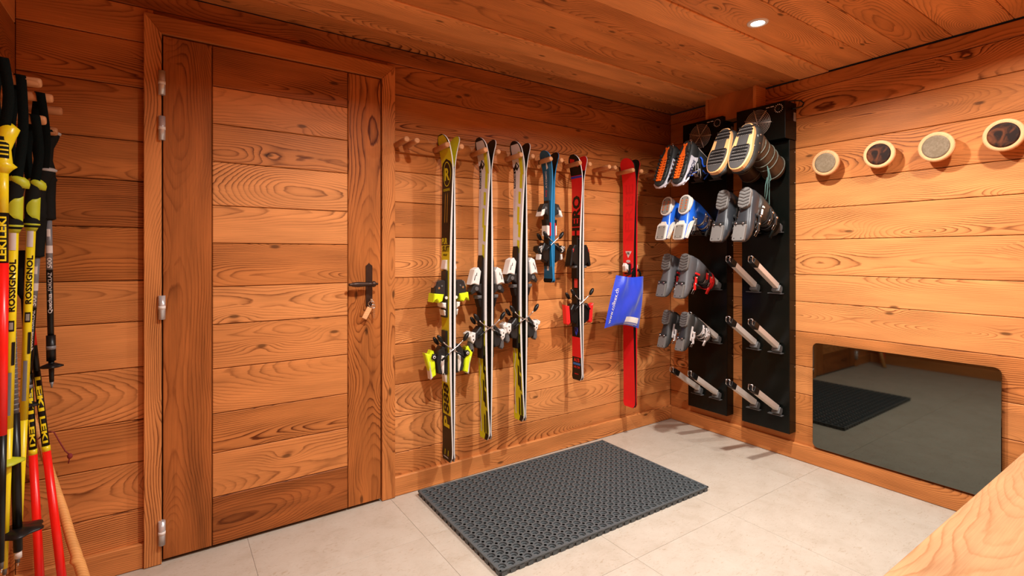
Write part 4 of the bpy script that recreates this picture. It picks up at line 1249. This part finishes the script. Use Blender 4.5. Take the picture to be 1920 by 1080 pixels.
def snow_boot(row, ypos, label):
    t = thing('snow_boot', (0, 0, 0), label, 'snow boot', 'snow boots on the dryer')
    GUM = M('gum_rubber', (.62, .33, .13), .5); DK = M('snow_tread', (.035, .030, .028), .7); BR = M('snow_brown', (.050, .026, .013), .45); OL = M('snow_black', (.014, .014, .012), .6)
    L = .300; poly = sole_shape(L, .066, .058, .004)
    mb = MB(); mb.prism(poly, 0, .030, ch=.003); mb.build('gum_sole', GUM, t)
    def tread(y0, y1):
        p = [q for q in inset(poly, .007)]
        up = [q for q in p if y0 <= q[1] <= y1]
        return up
    mb = MB()
    for y0, y1 in ((-.01, .104), (.140, .31)):
        q = tread(y0, y1); mb.prism(q, -.002, .004)
    mb.prism([(-.030, .06), (.030, .06), (.030, .19), (-.030, .19)], -.002, .004)
    tr = mb.build('tread', DK, t)
    LG = M('tread_light', (.20, .17, .15), .6)
    for yy in (.028, .050, .072, .150, .172, .194, .216, .238):
        q = MB(); q.box((0, yy, -.003), (.090, .0075, .003)); q.build('tread_bar', BLACKPLASTIC, tr)
        q = MB()
        for j in range(8): q.box((-.036 + j * .0103, yy + .0095, -.0028), (.0045, .0024, .002))
        o = q.build('tread_dots', LG, tr); o['kind'] = 'stuff'
    mb = MB(); foot_loft(mb, [(.002, .040, .024, .085), (.02, .054, .024, .125), (.07, .057, .024, .140), (.13, .060, .024, .128), (.18, .064, .024, .108), (.23, .063, .024, .092), (.27, .053, .024, .075), (.294, .036, .024, .055)])
    mb.build('upper', OL, t)
    mb = MB(); cuff_loft(mb, [(.09, .068, .052, .070, 0), (.13, .072, .055, .072, 0), (.18, .078, .057, .068, 0), (.22, .082, .062, .070, .05), (.27, .086, .060, .068, .05), (.33, .090, .064, .070, .05), (.36, .092, .060, .066, .05)])
    mb.build('shaft', BR, t)
    for z, w in ((.125, .0575), (.165, .0590), (.215, .0645), (.255, .0635), (.335, .0660)):
        m_ = MB(); path = [(w * math.cos(a) * 1.0, .077 + (w + .013) * math.sin(a) + (z - .12) * .06, z) for a in [2 * PI * j / 28 for j in range(29)]]
        m_.tube(path, .0028, 6); m_.build('band', M('band_olive', (.10, .10, .075), .6), t)
    m_ = MB(); m_.tube([(.050, .06 + .045 * j, .045 + .020 * math.sin(j * 2.2)) for j in range(5)], .0022, 6); m_.build('side_lace', M('lace_grey', (.40, .38, .34), .6), t)
    for j in range(3):
        q = MB(); q.ell((.056, .05 + .05 * j, .060 + .01 * j), (.004, .006, .006), n=10, m=5); q.build('eyelet', STEEL, t)
    place_boot(t, row, ypos + .012, 5, back=.085, sink=.075, dz=-.055)
    return t
ys = pair_y(YR)
sb = [snow_boot(0, ys[0], 'brown snow boot with a gum-edged sole, left-hand one'), snow_boot(0, ys[1], 'brown snow boot with a gum-edged sole and dangling laces, right-hand one')]
LACEG = M('lace_green', (.045, .10, .085), .7)
for path in ([(.045, .16, .21), (.050, .20, .23), (.050, .26, .25), (.048, .31, .27), (.046, .34, .275)],
             [(.040, .16, .23), (.048, .19, .245), (.055, .22, .26), (.050, .25, .25), (.046, .22, .235), (.045, .27, .24), (.044, .33, .262)],
             [(.030, .16, .25), (.036, .21, .275), (.034, .30, .32), (.032, .38, .365), (.031, .44, .40)]):
    m_ = MB(); m_.tube(path, .0026, 6); m_.build('loose_lace', LACEG, sb[1])

def trek_boot(row, ypos, label):
    t = thing('mountain_boot', (0, 0, 0), label, 'mountain boot', 'mountain boots on the corner dryer')
    KS = M('trek_black', (.016, .018, .017), .6); RW = M('rand_white', (.62, .60, .66), .45); LB = M('lace_blue', (.01, .11, .75), .6)
    L = .295; poly = sole_shape(L, .049, .040, .007)
    mb = MB(); mb.prism(poly, 0, .024, ch=.004); so = mb.build('outsole', KS, t)
    # orange spine of chevron lugs
    for j in range(9):
        yy = .112 + j * .0185; w = .024 * (1 - .04 * abs(j - 4))
        q = MB(); P_ = [(-w, yy - .010), (-w * .55, yy - .006), (0, yy - .016), (w * .55, yy - .006), (w, yy - .010), (w * .8, yy + .004), (0, yy + .004), (-w * .8, yy + .004)]
        q.prism(P_, -.006, .003); q.build('orange_lug', ORANGE, so)
    q = MB(); q.prism([(-.016, .105), (-.006, .06), (-.006, .035), (.006, .035), (.006, .06), (.016, .105)], -.005, .003); q.build('orange_spine', ORANGE, so)
    q = MB(); q.prism([(-.012, .020), (.0, .030), (.012, .020), (.012, .036), (.0, .044), (-.012, .036)], -.005, .003); q.build('orange_heel', ORANGE, so)
    for sx in (-1, 1):
        for j in range(7):
            q = MB(); q.box((sx * .036, .08 + j * .028, -.002), (.014, .016, .008), ch=.002); q.build('black_lug', KS, so)
    mb = MB(); foot_loft(mb, [(.0, .030, .018, .080), (.02, .040, .018, .125), (.07, .042, .018, .140), (.13, .045, .018, .122), (.18, .048, .018, .100), (.23, .048, .018, .082), (.265, .040, .018, .068), (.288, .026, .018, .050)])
    mb.build('upper', KS, t)
    mb = MB(); cuff_loft(mb, [(.09, .066, .044, .062, 0), (.14, .070, .047, .062, 0), (.19, .074, .049, .060, 0), (.215, .076, .050, .060, .05)]); mb.build('collar', M('trek_collar', (.010, .012, .012), .8), t)
    for sx in (-1, 1):
        mb = MB(); mb.prism([(.10, .020), (.16, .020), (.29, .020), (.296, .034), (.25, .050), (.17, .058), (.105, .085), (.085, .082), (.10, .050)], 0, .006, lambda y, z, x: (sx * ((.0455 if y < .26 else .030) + x), y, z)); mb.build('white_rand', RW, t)
    mb = MB(); mb.tube([(.046 * math.cos(a), .289 + .006 * math.sin(a) - .02 * abs(math.cos(a)) ** 2, .026) for a in [PI * j / 14 for j in range(15)]], .009, 8); mb.build('toe_rand', RW, t)
    o = lettering('SCARPA', lambda a, b: (.0530, .118 + .125 * a, .026 + .024 * b + .018 * (1 - a)), t, M('navy', (.01, .015, .06), .5), bold=.03)
    for j in range(6):
        yy = .185 - j * .017; zz = .104 + j * .0125
        m_ = MB(); m_.tube([(-.030, yy, zz - .006), (0, yy + .006, zz + .004), (.030, yy + .010, zz - .006)], .003, 6); m_.build('lace', LB if j % 2 == 0 else M('lace_white', (.6, .58, .55), .6), t)
    m_ = MB(); m_.tube([(.050, .070, .10), (.056, .080, .115), (.054, .100, .130), (.050, .110, .150), (.056, .100, .165)], .005, 8); m_.build('lace_hook', LB, t)
    m_ = MB(); m_.tube([(.03, .12, .18), (.045, .135, .195), (.05, .125, .215), (.048, .150, .205), (.044, .175, .195)], .0042, 8); m_.build('lace_bow', LB, t)
    for j in range(3):
        m_ = MB(); m_.tube([(.052, .10 + .02 * j, .060 + .03 * j), (.050, .15 + .012 * j, .085 + .032 * j), (.030, .175, .115 + .03 * j)], .0022, 6); m_.build('seam', M('lace_white', (.6, .58, .55), .6), t)
    place_boot(t, row, ypos + .010, 8, back=.075, sink=.075, dz=-.070)
    return t
ys = pair_y(YL)
trek_boot(0, ys[0], 'black mountain boot with orange sole lugs, left-hand one')
trek_boot(0, ys[1], 'black mountain boot with orange sole lugs and blue laces, right-hand one')

# ------------------------------------------------------------------ ski poles on the left wall
def axis_frame(p0, p1):
    a = (p1 - p0).normalized()
    tocam = (Vector((0, 0, 1.2)) - (p0 + p1) / 2); tocam = (tocam - a * tocam.dot(a)).normalized()
    side = a.cross(tocam)     # p1 below p0: 'side' points to the viewer's left or right
    return a, tocam, side

class Pole:
    def __init__(k, name, top, tip, label, cat='ski pole', group='ski poles hanging on the left wall pegs'):
        k.p0, k.p1 = Vector(top), Vector(tip); k.L = (k.p1 - k.p0).length
        k.a, k.c, k.s = axis_frame(k.p0, k.p1)
        k.t = thing(name, k.p0, label, cat, group)
    def at(k, d): return k.p0 + k.a * d
    def seg(k, d0, d1, r0, r1, mat, name='shaft', n=16):
        mb = MB(); mb.cyl(k.at(d0), k.at(d1), r0, r1, n); return put(mb.build(name, mat), k.t)
    def prof(k, name, prof, mat, n=20, parent=None, bend=0.0, flat=1.0):
        """prof: (distance, radius, offset towards viewer's right)"""
        mb = MB(); rings = []
        for d, r, off in prof:
            c = k.at(d) + k.right() * off
            rings.append([c + (k.c * math.cos(2 * PI * j / n) * flat + k.s * math.sin(2 * PI * j / n)) * r for j in range(n)])
        mb.loft(rings, True, 0, True); return put(mb.build(name, mat), k.t)
    def right(k):
        s_ = k.s; return s_ if s_.x * .8256 - s_.y * .5643 > 0 else -s_
    def text(k, s, d0, d1, r, w, mat, bold=.02, up=True):
        """wrapped round the shaft, facing the room; reads upwards"""
        R_ = k.right()
        def F(a, b):
            d = d1 + (d0 - d1) * a if up else d0 + (d1 - d0) * a
            th = (b - .5) * w / r * (-1 if up else 1)
            return k.at(d) + (k.c * math.cos(th) + R_ * math.sin(th)) * (r + .0009)
        return put(lettering(s, F, None, mat, bold=bold, fine=True), k.t)
    def patch(k, d0, d1, r, th0, th1, mat, name='print', r1=None, tear=False):
        R_ = k.right(); mb = MB(); r1 = r1 or r; rg = []; T0, T1 = th0, th1
        for i in range(9):
            t = i / 8; d = d0 + (d1 - d0) * t; rr_ = r + (r1 - r) * t + .0007
            if tear:
                w_ = math.sqrt(max(0.0, 1 - (2 * t - 1) ** 2)); th0, th1 = T1 - (T1 - T0) * w_, T1
            rg.append([k.at(d) + (k.c * math.cos(th0 + (th1 - th0) * q / 6) + R_ * math.sin(th0 + (th1 - th0) * q / 6)) * rr_ for q in range(7)])
        mb.loft(rg, False, 0, True, closed=False); return put(mb.build(name, mat), k.t)
    def basket(k, d, R, mat, notch=6):
        mb = MB(); rings = []; n = 36
        for rad, h in ((.008, -.010), (.010, 0), (R * .6, .004), (R, .0), (R * .98, -.004), (.012, -.012)):
            rings.append([k.at(d + h) + (k.c * math.cos(2 * PI * j / n) + k.s * math.sin(2 * PI * j / n)) * rad * (1 + (.10 * math.cos(notch * 2 * PI * j / n) if rad > .015 else 0)) for j in range(n)])
        mb.loft(rings, True, 0, True); return put(mb.build('basket', mat), k.t)
    def strap(k, peg, w=.022, mat=STRAPM, off=0.0):
        """webbing loop from the peg down to the grip"""
        pg = Vector(peg); R_ = k.right(); top = k.at(.012); mid = (pg + top) / 2
        mb = MB()
        for sd, bul in ((1, .012), (-1, -.014)):
            pts = [pg + Vector((0, 0, .0165)), pg + k.c * .0165 * sd + R_ * .004 * sd, mid + k.c * (.018 * sd) + R_ * (bul + off), top + k.c * .012 * sd + R_ * bul * .3, top + k.a * .03 + k.c * .008 * sd]
            f = []
            for i in range(21):
                t = i / 20 * (len(pts) - 1); q = min(int(t), len(pts) - 2); u = t - q
                pm, pa, pb, pn = pts[max(q - 1, 0)], pts[q], pts[q + 1], pts[min(q + 2, len(pts) - 1)]
                f.append(.5 * ((2 * pa) + (pb - pm) * u + (2 * pm - 5 * pa + 4 * pb - pn) * u * u + (3 * pa - pm - 3 * pb + pn) * u ** 3))
            mb.loft([[p - R_ * w / 2, p + R_ * w / 2] for p in f], False, 0, True, closed=False)
        o = put(mb.build('strap', mat), k.t); sd_ = o.modifiers.new('th', 'SOLIDIFY'); sd_.thickness = .002; sd_.offset = 0
        return o
    def tip(k, d0=None):
        d = k.L; k.seg(d - .045, d - .012, .0055, .0045, GREYPLASTIC, 'ferrule', 10); k.seg(d - .012, d, .0035, .0012, STEEL, 'tip', 8)

def P3(u, v, t):
    r = u - 960.0
    return Vector(((533.3 + r * .8256) * t, (780.2 - r * .5643) * t, 1.2 + (477 - v) * t))

GR = M('grip_dark', (.009, .009, .0075), .8, spec=.12); LIME = M('grip_lime', (.46, .50, .015), .5); STK = M('sticker_white', (.62, .56, .52), .5); GREYT = M('trek_grey', (.17, .17, .18), .35)
# two yellow poles with lime grips
def yellow_pole(top, tip, peg, label, dark=0.0):
    k = Pole('ski_pole', top, tip, label); r = .0108
    k.prof('grip', [(.0, .012, .006), (.012, .018, .006), (.03, .018, .002), (.06, .0165, -.001), (.09, .017, .0), (.115, .016, .0), (.125, .020, .0), (.135, .019, 0), (.150, .012, 0)], GR)
    k.prof('grip_cap', [(-.006, .008, .002), (-.002, .016, .004), (.006, .0205, .008), (.016, .0200, .011), (.028, .0130, .016)], LIME)
    k.patch(.050, .120, .0178, -.75, 1.35, LIME, 'grip_inlay', tear=True)
    k.prof('grip_collar', [(.126, .0175, 0), (.132, .0205, 0), (.140, .0165, 0), (.152, .0120, 0)], LIME)
    k.seg(.13, k.L * .62, r, r * .92, PYEL); k.seg(k.L * .62, k.L - .03, r * .92, .0065, PYEL, 'lower_shaft')
    k.patch(.150, .200, r, -.9, .5, STK, 'price_sticker')
    k.text('ROSSIGNOL', .225, .370, r, .014, BLK, bold=.03)
    k.patch(.395, .425, r, -.6, .6, BLK, 'emblem'); k.patch(.400, .420, r + .0005, -.35, .35, M('emblem_grey', (.28, .26, .22), .4), 'emblem_centre')
    k.patch(.455, .52, r, .2, .9, BLK, 'print'); k.patch(.54, .66, r, -.5, .3, GREYT, 'print')
    k.strap(peg); k.tip()
    return k
k = yellow_pole(P3(62, 338, .00160), P3(33, 1062, .00160), (-.325, 2.02, 1.595), 'yellow ski pole with lime grip and black lettering, hanging beside the black trekking poles')
k = yellow_pole(P3(28, 333, .00147), P3(8, 1085, .00150), (-.345, 1.955, 1.688), 'scuffed yellow ski pole with lime grip, between the racing pole and the lettered yellow pole', dark=1)
k.basket(k.L - .33, .034, LIME, 4)
k = Pole('ski_pole', P3(19, 470, .00152), P3(34, 1046, .00152), 'black ski pole with grey ribbed upper shaft and wide basket between the yellow poles')
RIB = M('ribbed_grey', (.13, .13, .15), .5)
k.prof('grip', [(-.13, .012, 0), (-.11, .018, 0), (-.02, .017, 0), (0, .010, 0)], GR)
k.seg(0, k.L * .54, .0075, .0095, RIB, 'upper_shaft')
for j in range(30): k.seg(.03 + j * .0145, .034 + j * .0145, .0088 + j * .00004, .0088 + j * .00004, GREYT, 'rib', 12)
k.seg(k.L * .53, k.L - .02, .0120, .0105, BLK, 'lower_shaft'); k.seg(k.L - .02, k.L, .0085, .0085, STK, 'tip'); k.basket(k.L - .075, .056, BLACKPLASTIC)
# racing pole at the picture's left edge
k = Pole('ski_pole', P3(4, 236, .00138), P3(2, 1075, .00138), 'red, black and yellow racing pole with a yellow grip, leftmost of all'); 
k.prof('grip', [(-.008, .010, .010), (.006, .022, .012), (.03, .020, .006), (.06, .018, -.001), (.095, .020, .0), (.104, .027, .002), (.112, .020, 0), (.125, .011, 0)], PYEL)
k.patch(.030, .085, .0192, -.5, .7, GR, 'grip_inlay')
for j in range(4): k.patch(.040 + j * .011, .044 + j * .011, .0200, -.2, .6, PYEL, 'grip_rib')
k.seg(.11, .225, .0125, .0125, PYEL); k.seg(.225, .355, .0125, .0125, BLK, 'black_shaft'); k.seg(.355, .80, .0135, .011, PRED, 'red_shaft'); k.seg(.80, k.L - .03, .011, .006, BLK, 'lower_shaft')
k.text('LEKI', .235, .290, .0125, .016, PYEL, bold=.03); k.text('LEKI', .295, .35, .0125, .016, PYEL, bold=.03); k.strap((-.35, 1.80, 1.688)); k.tip()
# black trekking pole hanging free, and its twin behind the yellow poles
def trek_pole(top, tip, peg, label, clamp=False):
    k = Pole('trekking_pole', top, tip, label, 'trekking pole')
    k.prof('grip', [(-.004, .018, .010), (.006, .024, .008), (.02, .0245, .004), (.05, .0215, -.005), (.09, .0195, -.006), (.12, .020, .0), (.145, .020, .0), (.155, .0225, .002), (.160, .0190, .002), (.22, .0185, .0), (.280, .0185, .0), (.286, .0195, 0), (.290, .012, 0)], GR)
    k.prof('grip_cap', [(-.008, .016, .012), (-.003, .0245, .012), (.003, .0250, .010), (.006, .020, .008)], M('cap_grey', (.42, .40, .38), .5))
    k.seg(.28, .455, .0088, .0088, GREYT, 'upper_shaft'); k.seg(.455, k.L - .135, .0088, .0086, BLK, 'lower_shaft')
    k.patch(.32, .345, .0088, -.6, .4, STK, 'emblem'); k.patch(.375, .400, .0088, -1.2, 1.2, STK, 'print')
    k.text('500', .415, .450, .0088, .012, STK, bold=.02); k.text('Quechua', .535, .600, .0086, .012, STK, bold=.02); k.text('FORCLAZ', .465, .525, .0086, .009, STK, bold=.0)
    k.seg(k.L - .175, k.L - .090, .0125, .0125, BLACKPLASTIC, 'lock_sleeve'); k.seg(k.L - .140, k.L - .128, .0129, .0129, GREYT, 'sleeve_band')
    k.seg(k.L - .09, k.L - .02, .0080, .0062, BLACKPLASTIC, 'tip_holder'); k.seg(k.L - .02, k.L, .0055, .002, GREYT, 'tip')
    k.basket(k.L - .070, .030, BLACKPLASTIC, 5)
    k.strap(peg)
    return k
trek_pole(P3(88, 250, .00178), P3(97, 727, .00178), (-.325, 2.21, 1.60), 'black and grey trekking pole hanging free, nearest the door casing')
trek_pole(P3(80, 318, .00176), P3(47, 800, .00176), (-.33, 2.129, 1.688), 'black and grey trekking pole half hidden behind the yellow poles')
# two red and black poles standing on the floor
for top, tip, lab in ((P3(46, 560, .00177), P3(79, 1166, .00175), 'red and black pole leaning under the trekking pole, left-hand of the two'), (P3(52, 560, .00180), P3(125, 1156, .00176), 'red and black pole leaning beside the wooden stick, right-hand of the two')):
    k = Pole('ski_pole', top, tip, lab)
    f = lambda v: k.L * (v - 560) / 600.0
    k.seg(0, f(700), .0095, .0095, BLK, 'upper_shaft'); k.seg(f(610), f(650), .0098, .0098, PRED, 'red_band'); k.seg(f(700), f(843), .0098, .0105, BLK, 'black_shaft')
    k.seg(f(841), f(851), .0112, .0112, PYEL, 'yellow_band'); k.seg(f(851), k.L - .02, .0112, .0125, PRED, 'red_shaft'); k.seg(k.L - .02, k.L, .008, .002, STEEL, 'tip')
    k.text('LEKI', f(710), f(775), .0100, .014, PYEL, bold=.04, up=False); k.text('LEKI', f(785), f(835), .0104, .013, PYEL, bold=.03, up=False)
    k.prof('grip', [(-.16, .014, 0), (-.13, .019, 0), (-.08, .017, 0), (-.02, .018, 0), (.0, .010, 0)], GR)
# wooden stick with a red cord
k = Pole('walking_stick', P3(58, 770, .00186), P3(178, 1150, .00178), 'honey-coloured wooden walking stick leaning in the left corner', 'walking stick', None)
k.prof('stick', [(0, .006, 0), (.06, .0085, 0), (.2, .0115, 0), (.30, .0130, .0), (.36, .0135, .001), (.46, .0145, -.001), (.515, .0150, 0), (.53, .0185, -.004), (.545, .0160, 0), (k.L * .8, .0160, 0), (k.L, .0160, 0)], BIRCH)
q0 = k.at(.10)
mb = MB(); mb.tube([q0 + Vector((0, -.01, .0)), q0 + Vector((.018, -.02, .026)), q0 + Vector((.040, -.02, .018)), q0 + Vector((.055, -.02, -.02)), q0 + Vector((.070, -.02, -.055)), q0 + Vector((.080, -.02, -.068))], .0022, 6)
mb.tube([q0 + Vector((0, -.01, .0)), q0 + Vector((-.03, -.02, .01)), q0 + Vector((-.042, -.02, -.04)), q0 + Vector((-.028, -.02, -.085)), q0 + Vector((-.01, -.02, -.098))], .0022, 6)
mb.ell(q0 + Vector((.082, -.02, -.075)), (.008, .008, .010)); mb.tube([q0 + Vector((.082, -.02, -.075)), q0 + Vector((.078, -.02, -.10))], .002, 6)
put(mb.build('cord', CORDRED), k.t)
